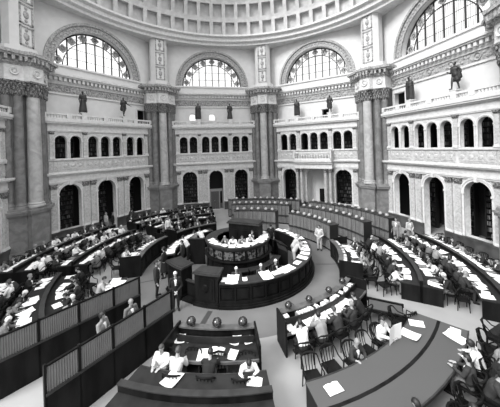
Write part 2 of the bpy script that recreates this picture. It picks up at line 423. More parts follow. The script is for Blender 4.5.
# doors
def local_obj(me, name, root_mx, loc=(0, 0, 0), rot=0.):
    o = link(me, name); o.matrix_basis = root_mx @ Matrix.Translation(loc) @ Matrix.Rotation(rot, 4, 'Z'); return o
b = bm_(); bx(b, -.30, .30, 0, .06, .02, 2.3)
for z in (.3, 1.3): bx(b, -.2, .2, -.02, .0, z, z+.75)
o = local_obj(mesh(b, 'door', 'wood'), 'door_1', WMX['wall_back_right'], (.35, 1.35, 0), .35); tag(o, kind='structure')
b = bm_(); ball(b, (.22, -.05, 1.05), .04, 8); link(mesh(b, 'door_handle', 'brass', True), 'door_handle', o)
# wooden lobby doors in the middle arch of the rear left wall
o = None
b = bm_(); bx(b, -.80, .80, .30, .42, 2.15, 2.45); bx(b, -.80, -.66, .30, .42, 0, 2.15); bx(b, .30, .42, .30, .42, 0, 2.15); bx(b, .70, .80, .3, .42, 0, 2.15)
o = local_obj(mesh(b, 'door', mat('lobby_frame', .22, .5)), 'door_2', WMX['wall_back_left']); tag(o, kind='structure')
b = bm_(); bx(b, -.66, -.18, .33, .39, .02, 2.15); bx(b, -.16, .30, .33, .39, .02, 2.15)
for x in (-.60, -.10):
    for z in (.2, 1.2): bx(b, x, x+.34, .31, .34, z, z+.8)
link(mesh(b, 'door_leaf', mat('lobby_door', .07, .4)), 'door_leaf', o)
b = bm_(); ball(b, (-.22, .28, 1.05), .035, 8); link(mesh(b, 'door_handle', 'brass', True), 'door_handle', o)

# ------------------------------------------------------------------ clustered piers in the corners
PIERS = [(180, 'far left'), (135, 'left'), (90, 'middle'), (45, 'right'), (0, 'far right')]
def pier_parts():
    out = []
    def poly(e): return [(-1.75-e*.6, .55), (-1.62-e, -.50-e*.5), (-.72-e, -1.08-e), (.72+e, -1.08-e), (1.62+e, -.50-e*.5), (1.75+e*.6, .55)]
    b = bm_(); prism(b, poly(.12), 0, .55); prism(b, poly(.04), .55, 2.95)
    out.append(('pedestal', mesh(b, 'pedestal', 'pier')))
    b = bm_(); bx(b, -.66, .66, -1.42, -1.0, .0, 2.95); bx(b, -.72, .72, -1.50, -1.0, 0, .6)
    out.append(('pedestal_block', mesh(b, 'pedestal_block', 'pierblock')))
    b = bm_()
    for e, z0, z1 in ((.06, 2.95, 3.08), (.20, 3.08, 3.24), (.26, 3.24, 3.36), (.12, 3.36, 3.50)):
        prism(b, poly(e), z0, z1); bx(b, -.66-e*.7, .66+e*.7, -1.38-e*.8, -.9, z0, z1)
    out.append(('pedestal_moulding', mesh(b, 'pedestal_moulding', 'pierblock')))
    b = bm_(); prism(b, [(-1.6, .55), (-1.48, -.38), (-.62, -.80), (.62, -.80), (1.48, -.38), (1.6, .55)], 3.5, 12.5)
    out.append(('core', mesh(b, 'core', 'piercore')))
    def column(x, y, r, m):
        b = bm_(); lathe(b, [(r*1.28, 3.5), (r*1.28, 3.6), (r*1.15, 3.66), (r*1.2, 3.74), (r*1.02, 3.82), (r, 4.0), (r*1.0, 6.5), (r*.9, 11.35)], 20, (x, y)); out.append(('column', mesh(b, 'column', m, True)))
        b = bm_(); prof = [(r*.9, 11.35), (r*1.0, 11.4), (r*.92, 11.46)]
        lathe(b, prof+[(r*1.02, 11.7), (r*.98, 11.9), (r*1.2, 12.2), (r*1.35, 12.3)], 12, (x, y))
        for k_, (zz, rr, h) in enumerate(((11.62, 1.06, .2), (11.92, 1.12, .2), (12.15, 1.3, .14))):
            for i in range(10):
                a = 2*pi*(i+.5*k_)/10; ball(b, (x+r*rr*cos(a), y+r*rr*sin(a), zz), (.085, .085, h), 6)
        s = r*1.35; bx(b, x-s, x+s, y-s, y+s, 12.3, 12.42)
        out.append(('capital', mesh(b, 'capital', 'capital', 50)))
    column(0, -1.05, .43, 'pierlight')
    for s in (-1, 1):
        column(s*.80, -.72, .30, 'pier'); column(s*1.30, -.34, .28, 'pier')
    b = bm_()
    P0 = [(-1.65, .55), (-1.55, -.62), (-.66, -1.10), (-.5, -1.45), (.5, -1.45), (.66, -1.10), (1.55, -.62), (1.65, .55)]
    def grow(e): return [(x*(1+e), y-e*1.1 if y < 0 else y) for x, y in P0]
    prism(b, grow(.02), 12.42, 12.60); prism(b, grow(0), 12.60, 13.50)
    m = Matrix.Translation((0, -1.46, 13.05)) @ Matrix.Rotation(pi/2, 4, 'X')
    lathe(b, [(.2, -.02), (.2, .06), (.29, .09), (.32, .04), (.32, -.02)], 18, mx=m); ball(b, (0, -1.46, 13.05), (.16, .08, .16), 10)
    for s in (-1, 1):
        m = Matrix.Translation((s*1.1, -.88, 13.05)) @ Matrix.Rotation(s*.49, 4, 'Z') @ Matrix.Rotation(pi/2, 4, 'X')
        lathe(b, [(.16, -.02), (.16, .06), (.24, .09), (.27, .04), (.27, -.02)], 16, mx=m); lathe(b, [(0, .07), (.1, .05), (.12, -.02)], 10, mx=m)
    out.append(('entablature_block', mesh(b, 'entablature_block', 'marble2')))
    b = bm_()
    prism(b, grow(.03), 13.50, 13.62); prism(b, grow(.30), 14.06, 14.18); prism(b, grow(.38), 14.18, 14.40); prism(b, grow(.08), 13.62, 14.06)
    P1 = grow(.20)
    for (xa, ya), (xb, yb) in zip(P1[1:-1], P1[2:-1]):
        L = hypot(xb-xa, yb-ya); n = max(1, int(L/.3)); ang = atan2(yb-ya, xb-xa)
        for i in range(n):
            f = (i+.5)/n; box(b, (xa+(xb-xa)*f, ya+(yb-ya)*f, 13.90), (.16, .34, .30), ang)
    out.append(('cornice', mesh(b, 'cornice', 'ornament')))
    b = bm_(); prism(b, [(-1.3, .4), (-1.2, -.25), (-.6, -.85), (.6, -.85), (1.2, -.25), (1.3, .4)], 14.40, 15.0); prism(b, [(-.9, .4), (-.9, -.3), (-.55, -.65), (.55, -.65), (.9, -.3), (.9, .4)], 15.0, 19.9)
    out.append(('attic_pier', mesh(b, 'attic_pier', 'plaster')))
    b = bm_()
    for z0, z1 in ((15.15, 16.6), (16.75, 18.2), (18.35, 19.7)):
        for x0, x1 in ((-.5, -.38), (.38, .5)): bx(b, x0, x1, -.71, -.64, z0, z1)
        bx(b, -.5, .5, -.71, -.64, z0, z0+.1); bx(b, -.5, .5, -.71, -.64, z1-.1, z1)
        ball(b, (0, -.66, (z0+z1)/2), (.22, .07, .3), 10)
        for s in (-1, 1): ball(b, (0, -.66, (z0+z1)/2+s*.45), (.13, .05, .12), 8)
    out.append(('attic_panel', mesh(b, 'attic_panel', 'ornament', 50)))
    return out
pp = pier_parts()
for i, (ang, nm) in enumerate(PIERS):
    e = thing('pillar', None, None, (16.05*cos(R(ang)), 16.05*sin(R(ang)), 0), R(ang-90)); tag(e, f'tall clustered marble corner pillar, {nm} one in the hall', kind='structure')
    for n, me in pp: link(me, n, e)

# ring cornice and the coffered lower part of the dome
b = bm_(); lathe(b, [(17.6, 19.7), (15.2, 19.7), (15.2, 19.95), (14.9, 20.1), (14.9, 20.45), (14.6, 20.6), (14.6, 20.8), (15.6, 20.85)], 60, (0, 0), R(-22.5), R(202.5))
o = link(mesh(b, 'ceiling', 'marble2'), 'ceiling'); tag(o, kind='structure')
b = bm_(); NS, NR = 64, 5
def dpt(i, j, rr=15.3): a = 2*pi*i/NS; e = R(38)*j/NR; return Vector((rr*cos(e)*cos(a), rr*cos(e)*sin(a), 20.8+rr*sin(e)))
for i in range(-4, 36):
    for j in range(NR):
        q = [dpt(i, j), dpt(i+1, j), dpt(i+1, j+1), dpt(i, j+1)]; c = sum(q, Vector())/4
        ins = [c+(p-c)*.72 for p in q]; deep = [Vector((p.x, p.y, p.z-20.8)).normalized()*15.75+Vector((0, 0, 20.8)) for p in ins]
        V = [b.verts.new(p) for p in q+ins+deep]
        for k in range(4):
            l = (k+1) % 4; b.faces.new((V[k], V[l], V[4+l], V[4+k])); b.faces.new((V[4+k], V[4+l], V[8+l], V[8+k]))
        b.faces.new(V[8:])
bmesh.ops.remove_doubles(b, verts=b.verts, dist=1e-4)
link(mesh(b, 'dome', 'dome'), 'dome', o)

# ------------------------------------------------------------------ bookcases in the alcoves
nbook = 0; bulk = bm_()
bookmeshes = []
for h, w_, m in ((.24, .045, 'bookA'), (.27, .055, 'bookB'), (.22, .05, 'bookC'), (.28, .06, 'bookA'), (.25, .04, 'bookB')):
    b = bm_(); bx(b, -w_/2, w_/2, 0, .17, 0, h); bx(b, -w_/2-.003, w_/2+.003, -.008, .0, 0, h)
    bookmeshes.append((w_, mesh(b, 'book', m)))
bulkmats = ['bookA', 'bookB', 'bookC']
for name, ang in WALLS[1:5]:
    mx = WMX[name]
    for lvl, z0, dd in ((0, 0, 2.2), (1, 5.62, 1.9)):
        for ci, x in enumerate(LOWX):
            if lvl == 0 and x == 0 and name in ('wall_back_right', 'wall_back_left'): continue
            wd = 2.3; H = 4.3 if lvl == 0 else 3.6
            pos = ('left', 'middle', 'right')[ci]
            t = thing('bookcase', f'dark bookcase in the {pos} {"ground arch" if lvl == 0 else "upper window bay"} of the {LAB[name]}', 'bookcase', mx @ Vector((x, dd, z0+.001)), R(ang-90))
            b = bm_(); bx(b, -wd/2, wd/2, .30, .34, 0, H)
            for s in (-1, 1): bx(b, s*wd/2-.03, s*wd/2+.03, 0, .34, 0, H)
            part(b, 'carcass', 'shelfwood', t)
            ns = 10 if lvl == 0 else 8
            for s in range(ns):
                zz = .12+s*.42; b = bm_(); bx(b, -wd/2+.03, wd/2-.03, 0, .30, zz-.03, zz); part(b, 'shelf', 'woodlid', t)
                xx = -wd/2+.06
                while xx < wd/2-.12:
                    if rng.random() < .12: xx += rng.uniform(.05, .3); continue
                    wv, me = rng.choice(bookmeshes)
                    one = lvl == 0 and name in ('wall_back_left', 'wall_back_right') and s in (5, 6, 7) and nbook < 105
                    if one:
                        nbook += 1
                        o = link(me, 'book'); o.matrix_basis = t.matrix_basis @ Matrix.Translation((xx+wv/2, .06, zz))
                        tag(o, 'bound book upright on the dark shelves behind a ground arch', 'book', 'books on the alcove shelves')
                    else:
                        i0 = len(bulk.faces)
                        box(bulk, (xx+wv/2, .13, zz+.13), (wv, .17, .26), 0, t.matrix_basis)
                        bulk.faces.ensure_lookup_table(); mi = rng.choice((0, 0, 1, 1, 2))
                        for f in bulk.faces[i0:]: f.material_index = mi
                    xx += wv+.012
me = mesh(bulk, 'shelved_book', None)
for m in bulkmats: me.materials.append(M[m])
o = link(me, 'shelved_book'); tag(o, 'crowded rows of other bound books filling the dim alcove bookcases', 'book', None, 'stuff')

# ------------------------------------------------------------------ people
def capsule(bm, a, ra, b_, rb, n=12):
    a, b_ = Vector(a), Vector(b_)
    ball(bm, a, ra, n); ball(bm, b_, rb, n)
    d = b_-a; L = d.length
    if L > 1e-4:
        m = Matrix.Translation((a+b_)/2) @ d.to_track_quat('Z', 'Y').to_matrix().to_4x4()
        bmesh.ops.create_cone(bm, cap_ends=True, segments=n, radius1=ra, radius2=rb, depth=L, matrix=m)
def hand(bm, caps, wrist, elbow, curl, side):
    w, e = Vector(wrist), Vector(elbow); d = (w-e).normalized()
    up = Vector((0, 0, 1)); lat = d.cross(up)
    if lat.length < .3: lat = Vector((0, 1, 0)) if abs(d.z) > .9 else d.orthogonal()
    lat.normalize(); nrm = lat.cross(d).normalized()
    bend = (d-nrm*curl).normalized()
    k = w+d*.085
    for f in (-.025, 0., .025): capsule(bm, w+lat*f*.7, .019, k+lat*f, .017, 8)
    for f, L in ((-.033, .058), (-.011, .076), (.011, .08), (.033, .07)):
        p = k+lat*f; q = p+(d*.6+bend*.4).normalized()*L*.55; s = q+bend*L*.5
        capsule(bm, p, .0115, q, .0105, 6); capsule(bm, q, .0105, s, .009, 6)
    t0 = w+d*.02-lat*side*.03; t1 = t0+(d*.6-lat*side*.7).normalized()*.05; t2 = t1+(d*.9-lat*side*.1).normalized()*.035
    capsule(bm, t0, .015, t1, .013, 6); capsule(bm, t1, .013, t2, .010, 6)
    caps.append((w, .04, k, .045, 'hand'))
def build_person(key, P, hairlong=False, robe=None, voxel=.0125, statue=False):
    """one continuous figure from joint positions, with clothes and hair lifted off its own surface"""
    bm = bm_(); caps = []
    def cap(a, ra, b_, rb, lab): capsule(bm, a, ra, b_, rb); caps.append((Vector(a), ra, Vector(b_), rb, lab))
    V = {k: Vector(v) for k, v in P.items() if k != 'curl'}
    pel, che, nek, hed = V['pelvis'], V['chest'], V['neck'], V['head']
    lat = (V['rs']-V['ls']).normalized(); lath = (V['rh']-V['lh']).normalized()
    up = (che-pel).normalized(); fw = up.cross(lat).normalized()*-1
    if fw.dot(V['face']) < 0: fw = -fw
    mid = (pel+che)/2
    for s in (-1, 1):
        cap(pel+lath*.075*s, .115, mid+lat*.07*s, .105, 'torso'); cap(mid+lat*.07*s, .105, che+lat*.085*s, .12, 'torso')
    cap(che+lat*.1, .105, nek-up*.06+lat*.09, .06, 'torso'); cap(che-lat*.1, .105, nek-up*.06-lat*.09, .06, 'torso')
    cap(V['ls'], .062, V['rs'], .062, 'torso')
    cap(pel, .135, che, .145, 'torso')
    cap(nek-up*.03, .06, nek+(hed-nek)*.5, .052, 'neck')
    for s, c in (('l', -1), ('r', 1)):
        S, E, W = V[s+'s'], V[s+'e'], V[s+'w']
        cap(S, .060, E, .045, 'arm'); cap(E, .046, W, .031, 'arm')
        hand(bm, caps, W, E, P.get('curl', .7), c)
        Hh, K, An, T = V[s+'h'], V[s+'k'], V[s+'a'], V[s+'t']
        cap(Hh, .092, K, .062, 'leg'); cap(K, .062, An+Vector((0, 0, .03)), .040, 'leg')
        cap(An-Vector((0, 0, .035)), .042, T, .036, 'shoe')
    # head
    f = V['face'].normalized(); hz = (hed-nek).normalized(); hz = (hz-f*hz.dot(f)).normalized(); hx = f.cross(hz)
    B = Matrix((hx, f, hz)).transposed().to_4x4()
    def hp(x, y, z): return hed+hx*x+f*y+hz*z
    ball(bm, hp(0, -.012, .02), (.076, .093, .098), 16, B); ball(bm, hp(0, .028, -.045), (.056, .058, .066), 12, B)
    capsule(bm, hp(0, .083, .012), .009, hp(0, .100, -.020), .013, 6)
    ball(bm, hp(0, .066, -.088), (.022, .02, .016), 8, B)
    for s in (-1, 1): ball(bm, hp(s*.077, -.008, -.008), (.011, .02, .03), 8, B)
    caps.append((hp(0, 0, .04), .09, hp(0, .02, -.05), .07, 'head'))
    if robe:
        for (p0, r0, p1, r1) in robe: capsule(bm, p0, r0, p1, r1, 16)
    me0 = bpy.data.meshes.new('tmp'); bm.to_mesh(me0); bm.free()
    o = bpy.data.objects.new('tmp', me0); COL.objects.link(o)
    md = o.modifiers.new('r', 'REMESH'); md.mode = 'VOXEL'; md.voxel_size = voxel
    s_ = o.modifiers.new('s', 'SMOOTH'); s_.factor = .5; s_.iterations = 2
    dg = bpy.context.evaluated_depsgraph_get(); me = bpy.data.meshes.new_from_object(o.evaluated_get(dg))
    bpy.data.objects.remove(o); bpy.data.meshes.remove(me0)
    me.polygons.foreach_set('use_smooth', [True]*len(me.polygons))
    if statue:
        me.materials.clear(); me.materials.append(M['bronze']); return {'body': me}
    lab = []
    for v in me.vertices:
        best, bl, bt = 9, None, 0
        for a, ra, c, rc, l in caps:
            d = c-a; t = max(0, min(1, (v.co-a).dot(d)/max(d.length_squared, 1e-9)))
            q = (v.co-(a+d*t)).length-(ra+(rc-ra)*t)
            if q < best: best, bl, bt = q, l, t
        lab.append((bl, bt))
    def headpos(co): q = co-hed; return q.dot(hx), q.dot(f), q.dot(hz)
    fl = []
    for p in me.polygons:
        ls = [lab[i][0] for i in p.vertices]; l = max(set(ls), key=ls.count); c = p.center
        x, y, z = headpos(c)
        g = l
        if l in ('head', 'neck') and (z > .055 - (0 if y > .02 else .0) and not (y > .055 and z < .07) or (y < -.02 and z > (-.16 if hairlong else -.055)) or (hairlong and y < .03 and z > -.10 and abs(x) > .06)) and abs(x) < .12 and l == 'head' or (hairlong and l == 'neck' and y < -.02): g = 'hair'
        elif l == 'torso':
            q = c-che; g = 'shirt' if (q.dot(fw) > .07 and abs(q.dot(lat)) < .055-.12*max(0, .12-q.dot(up)) and q.dot(up) > -.12) else 'jacket'
            if (c-pel).dot(up) < .03: g = 'trousers'
        elif l == 'arm': g = 'jacket'
        elif l == 'leg': g = 'trousers'
        fl.append(g)
        if l == 'head' and y > .05:
            if abs(abs(x)-.032) < .016 and abs(z-.012) < .011: p.material_index = 1
            elif abs(x) < .024 and abs(z+.052) < .008: p.material_index = 2
    me.materials.clear()
    for m in ('skin', 'eye', 'lips'): me.materials.append(M[m])
    out = {'body': me}
    def lift(names, off, name):
        bb = bm_(); idx = {}
        for p, g in zip(me.polygons, fl):
            if g not in names: continue
            vs = []
            for i in p.vertices:
                if i not in idx: v = me.vertices[i]; idx[i] = bb.verts.new(v.co+v.normal*off)
                vs.append(idx[i])
            bb.faces.new(vs)
        m_ = bpy.data.meshes.new(name); bb.to_mesh(m_); bb.free(); m_.materials.append(M['black'])
        m_.polygons.foreach_set('use_smooth', [True]*len(m_.polygons)); return m_
    out['hair'] = lift(('hair',), .013 if not hairlong else .022, 'hair')
    out['jacket'] = lift(('jacket',), .012, 'jacket'); out['shirt'] = lift(('shirt',), .008, 'shirt')
    out['trousers'] = lift(('trousers',), .010, 'trousers'); out['shoes'] = lift(('shoe',), .008, 'shoes')
    return out
def seated(lean=20, head=35, lw=(-.16, .46, .80), rw=(.16, .46, .80), le=None, re=None, turn=0., kneeout=.12):
    th = R(lean); up = Vector((0, sin(th), cos(th))); pel = Vector((0, .0, .555)); che = pel+up*.34; nek = pel+up*.52
    t = R(lean*.6+head); hd = nek+Vector((sin(turn)*.03, sin(t*.6), cos(t*.6)))*.165
    face = Vector((sin(turn), cos(t)*cos(turn), -sin(t)))
    sh = che+up*.12
    P = dict(pelvis=pel, chest=che, neck=nek, head=hd, face=face, ls=sh+Vector((-.19, 0, 0)), rs=sh+Vector((.19, 0, 0)), lw=lw, rw=rw,
             le=le or (-.27, sh.y+.10, .80), re=re or (.27, sh.y+.10, .80))
    for s, c in (('l', -1), ('r', 1)):
        P[s+'h'] = (c*.09, .02, .545); P[s+'k'] = (c*kneeout, .44, .53); P[s+'a'] = (c*kneeout*1.05, .40, .085); P[s+'t'] = (c*kneeout*1.2, .55, .040)
    return P
def standing(h=1., lean=0, head=10, turn=0., lw=(-.27, .06, .80), rw=(.27, .06, .80), le=(-.27, -.02, 1.08), re=(.27, -.02, 1.08), stride=.0):
    th = R(lean); up = Vector((0, sin(th), cos(th))); pel = Vector((0, -.0, .93)); che = pel+up*.36; nek = pel+up*.55
    t = R(lean*.5+head); hd = nek+Vector((0, sin(t*.6), cos(t*.6)))*.165
    sh = che+up*.13
    P = dict(pelvis=pel, chest=che, neck=nek, head=hd, face=Vector((sin(turn), cos(t)*cos(turn), -sin(t))), ls=sh+Vector((-.19, 0, 0)), rs=sh+Vector((.19, 0, 0)), lw=lw, rw=rw, le=le, re=re, curl=.4)
    for s, c in (('l', -1), ('r', 1)):
        d = stride*c
        P[s+'h'] = (c*.09, 0, .90); P[s+'k'] = (c*.10, .03+d*.5, .50); P[s+'a'] = (c*.10, d-.02, .085); P[s+'t'] = (c*.13, d+.13, .042)
    return P
VAR = {}
VAR['reading'] = build_person('a', seated(22, 30))
VAR['bent'] = build_person('b', seated(38, 25, (-.10, .50, .80), (.20, .52, .80)))
VAR['propped'] = build_person('c', seated(26, 20, (-.12, .36, 1.06), (.15, .48, .80), le=(-.24, .38, .80)))
VAR['upright'] = build_person('d', seated(6, 12, (-.12, .40, .86), (.12, .40, .86), le=(-.25, .12, .84), re=(.25, .12, .84)))
VAR['woman'] = build_person('e', seated(18, 28, (-.14, .44, .80), (.14, .46, .80)), hairlong=True)
VAR['turned'] = build_person('f', seated(14, 15, (-.10, .42, .80), (.22, .34, .82), turn=.7))
VAR['stand'] = build_person('g', standing(head=4))
VAR['clasped'] = build_person('h', standing(head=18, lw=(-.05, .20, .92), rw=(.05, .21, .94), le=(-.28, .03, 1.08), re=(.28, .03, 1.08)))
VAR['counter'] = build_person('i', standing(lean=34, head=20, lw=(-.12, .58, 1.16), rw=(.14, .60, 1.16), le=(-.30, .40, 1.12), re=(.30, .42, 1.12)))
VAR['walk'] = build_person('j', standing(lean=3, head=6, stride=.16, lw=(-.26, .16, .84), rw=(.28, -.08, .82)))
VAR['lady'] = build_person('k', standing(lean=0, head=12, lw=(-.02, .26, 1.02), rw=(.20, .26, .86), le=(-.27, .06, 1.10), re=(.28, .10, 1.06)), hairlong=True)
def skirt_mesh(z0, z1, r0, r1, n=24, y=0.):
    b = bm_(); rows = []
    for j in range(7):
        t = j/6; z = z1+(z0-z1)*t; r = r1+(r0-r1)*t
        rows.append([b.verts.new(((r*(1+.05*sin(7*2*pi*i/n)*t))*cos(2*pi*i/n), y+(r*.85*(1+.05*sin(7*2*pi*i/n)*t))*sin(2*pi*i/n), z)) for i in range(n)])
    for p, q in zip(rows, rows[1:]):
        for i in range(n): b.faces.new((p[i], p[(i+1) % n], q[(i+1) % n], q[i]))
    b.faces.new(rows[0])
    return mesh(b, 'skirt', 'black', True)
SKIRT = skirt_mesh(.38, 1.02, .27, .165)
PEOPLE = []
def person(var, loc, rot, label, group=None, jacket='black', trousers=None, hair='hair_dark', shirt='white', skirt=False, s=1.):
    v = VAR[var]
    o = link(v['body'], 'person'); o.matrix_basis = Matrix.Translation(loc) @ Matrix.Rotation(rot, 4, 'Z') @ Matrix.Diagonal((s, s, s, 1))
    tag(o, label, 'person', group)
    cl = dict(jacket=jacket, trousers=trousers or jacket, hair=hair, shirt=shirt, shoes='black')
    for n, m in cl.items():
        if n == 'trousers' and skirt: continue
        c = link(v[n], n, o)
        if n in ('jacket', 'trousers', 'shirt', 'hair') and M[m] is not M['black']:
            c.material_slots[0].link = 'OBJECT'; c.material_slots[0].material = M[m]
    if skirt:
        c = link(SKIRT, 'skirt', o); c.material_slots[0].link = 'OBJECT'; c.material_slots[0].material = M[trousers or jacket]
    PEOPLE.append(o); return o

# bronze statues on the gallery balustrades
def statue_mesh(kind):
    V3 = Vector
    if kind == 0: P = standing(head=2, lw=(-.10, .18, 1.05), rw=(.26, .05, .82)); robe = [(V3((-.05, 0, .12)), .24, V3((0, 0, .95)), .19), (V3((.06, -.02, .12)), .24, V3((0, 0, .95)), .19), (V3((-.1, 0, 1.0)), .17, V3((.1, 0, 1.3)), .17)]
    elif kind == 1: P = standing(head=-2, stride=.16, lw=(-.52, .18, 1.02), rw=(.20, .30, 1.12), le=(-.36, .0, 1.18)); robe = [(V3((-.08, -.10, .62)), .17, V3((-.05, -.06, 1.0)), .15), (V3((.08, -.10, .66)), .17, V3((.05, -.06, 1.0)), .15), (V3((-.25, -.12, .75)), .09, V3((-.18, -.08, 1.3)), .08)]
    elif kind == 2: P = standing(head=0, stride=.07, lw=(-.24, .14, .95), rw=(.10, .22, 1.12)); robe = [(V3((-.08, -.02, .52)), .16, V3((-.05, 0, 1.0)), .15), (V3((.08, -.02, .52)), .16, V3((.05, 0, 1.0)), .15), (V3((.22, -.08, .62)), .09, V3((.16, -.05, 1.3)), .08)]
    else: P = standing(head=14, lean=6, lw=(-.14, .26, 1.02), rw=(.16, .26, 1.10)); robe = [(V3((-.10, -.04, .15)), .20, V3((-.08, 0, 1.25)), .20), (V3((.12, -.06, .15)), .22, V3((.10, 0, 1.25)), .20), (V3((.0, -.14, .5)), .2, V3((0, -.08, 1.3)), .18)]
    return build_person('s', P, robe=robe, voxel=.018, statue=True)['body']
STAT = [statue_mesh(k) for k in range(4)]
for nm, t, k, lb in (('wall_left', -1.87, 0, 'dark bronze statue in a long robe on the left balustrade, nearer the camera'),
                     ('wall_left', 1.87, 1, 'dark bronze statue with arm held out on the left balustrade, nearer the pillar'),
                     ('wall_back_left', -1.87, 3, 'draped broad bronze statue on the rear left balustrade, left one of its pair'),
                     ('wall_back_left', 1.87, 0, 'slim robed bronze statue on the rear left balustrade, right one of its pair'),
                     ('wall_back_right', -1.87, 3, 'draped bronze statue on the rear right balustrade, nearer the middle pillar'),
                     ('wall_back_right', 1.87, 2, 'bronze statue in a short coat on the rear right balustrade, nearer the right pillar'),
                     ('wall_right', -1.87, 3, 'broad stooping bronze statue on the right balustrade beside the dark doorway'),
                     ('wall_right', 1.87, 1, 'bronze statue on the right balustrade farthest to the right'),
                     ('wall_far_left', 1.87, 3, 'bronze statue on the balustrade at the far left edge')):
    a = dict(WALLS)[nm]
    o = link(STAT[k], 'statue'); o.matrix_basis = WMX[nm] @ Matrix.Translation((t, -.05, 10.78)) @ Matrix.Rotation(pi, 4, 'Z') @ Matrix.Diagonal((1.13, 1.13, 1.08, 1))
    tag(o, lb, 'statue', 'bronze statues on the gallery balustrades')

# ------------------------------------------------------------------ small things: chair, papers, books, lamp
def make_chair():
    t = thing('armchair', '', 'chair')
    b = bm_(); prism(b, [(-.24, -.2), (.24, -.2), (.26, .24), (-.26, .24)], .42, .46); part(b, 'seat', 'wood', t)
    b = bm_()
    for x in (-.18, -.09, 0, .09, .18): tube(b, [(x, -.19, .46), (x*1.1, -.26, .66), (x*1.15, -.30, .86)], .014, 6)
    pts = [(-.26, -.22, .86), (-.18, -.29, .89), (0, -.33, .90), (.18, -.29, .89), (.26, -.22, .86)]
    tube(b, pts, [.022, .03, .034, .03, .022], 8); part(b, 'backrest', 'wood', t, True)
    for s in (-1, 1):
        b = bm_(); tube(b, [(s*.26, -.22, .86), (s*.29, -.05, .68), (s*.29, .2, .66), (s*.28, .22, .46)], .02, 6); part(b, 'armrest', 'wood', t, True)
        for y in (-.18, .2):
            b = bm_(); tube(b, [(s*.22, y, .42), (s*.24, y*1.12, 0.)], [.022, .017], 6); part(b, 'leg', 'wood', t, True)
    remember(t); return t
CHAIR = make_chair()
def sheet_mesh(w, h, curl, m, n=4):
    b = bm_(); g = [[b.verts.new(((i/n-.5)*w, (j/n-.5)*h, .004+curl*((i/n-.5)**2*1.2+(j/n)**3*.5)*rngp)) for i in range(n+1)] for j in range(n+1)]
    for j in range(n):
        for i in range(n): b.faces.new((g[j][i], g[j][i+1], g[j+1][i+1], g[j+1][i]))
    r = bmesh.ops.extrude_face_region(b, geom=b.faces[:]); bmesh.ops.translate(b, vec=(0, 0, -.003), verts=[v for v in r['geom'] if isinstance(v, bmesh.types.BMVert)])
    return mesh(b, 'sheet', m, True)
rngp = 1.
SHEET = [sheet_mesh(.36, .46, .05, 'paper'), sheet_mesh(.42, .56, .10, 'paper'), sheet_mesh(.28, .38, .03, 'paper')]
def make_open_book():
    t = thing('open_book', '', 'book')
    b = bm_(); bx(b, -.25, .25, -.17, .17, .0, .008); part(b, 'cover', 'bookA', t)
    b = bm_()
    for s in (-1, 1):
        p = [(0, .012), (.06, .040), (.14, .034), (.235, .012), (.235, .008), (0, .008)]
        f = [b.verts.new((s*x, -.16, z)) for x, z in p]; g = [b.verts.new((s*x, .16, z)) for x, z in p]
        b.faces.new(f); b.faces.new(g)
        for i in range(6): b.faces.new((f[i], f[(i+1) % 6], g[(i+1) % 6], g[i]))
    part(b, 'pages', 'paper', t); remember(t); return t
OPENBOOK = make_open_book()
def closed_book(m):
    t = thing('closed_book', '', 'book')
    b = bm_(); bx(b, -.12, .12, -.17, .17, 0, .006); bx(b, -.12, .12, -.17, .17, .044, .05); bx(b, -.12, -.114, -.17, .17, 0, .05); part(b, 'cover', m, t)
    b = bm_(); bx(b, -.114, .112, -.162, .162, .006, .044); part(b, 'pages', 'paper2', t); remember(t); return t
CLOSED = [closed_book('bookA'), closed_book('bookC')]
def make_lamp(m):
    t = thing('desk_lamp', '', 'lamp')
    b = bm_(); lathe(b, [(.09, 0), (.09, .015), (.03, .03), (.014, .05), (.012, .17)], 14); part(b, 'base', 'brass', t, True)
    b = bm_(); lathe(b, [(.165, .10), (.175, .15), (.16, .21), (.12, .27), (.06, .305), (.02, .315), (.02, .33), (0, .33)], 18); lathe(b, [(.155, .102), (.16, .15), (.12, .24), (.0, .28)], 18)
    part(b, 'lamp_shade', m, t, True); remember(t); return t
LAMP = make_lamp('shade'); PALELAMP = make_lamp('paleshade')

def upright_book(h, w, m):
    b = bm_(); bx(b, -w/2, w/2, -.09, .09, 0, h); bx(b, -w/2-.002, w/2+.002, -.096, -.088, 0, h); return mesh(b, 'book', m)
UPBOOK = [(w, upright_book(h, w, m)) for h, w, m in ((.26, .05, 'paper'), (.29, .06, 'paper2'), (.24, .045, 'bookC'), (.28, .055, 'bookA'), (.25, .07, 'paper'))]

def papers_at(lst, z, short):
    for i, (x, y, rot, kind, s, lb) in enumerate(lst):
        if kind == 'o': place(OPENBOOK, (x, y, z), rot, lb, f'open books on the {short}', s)
        elif kind == 'c': place(rng.choice(CLOSED), (x, y, z), rot, lb, f'closed books on the {short}', s)
        else:
            o = link(SHEET[kind], 'paper_sheet'); o.matrix_basis = Matrix.Translation((x, y, z)) @ Matrix.Rotation(rot, 4, 'Z') @ Matrix.Diagonal((s, s, 1, 1)); tag(o, lb, 'paper', f'papers on the {short}')

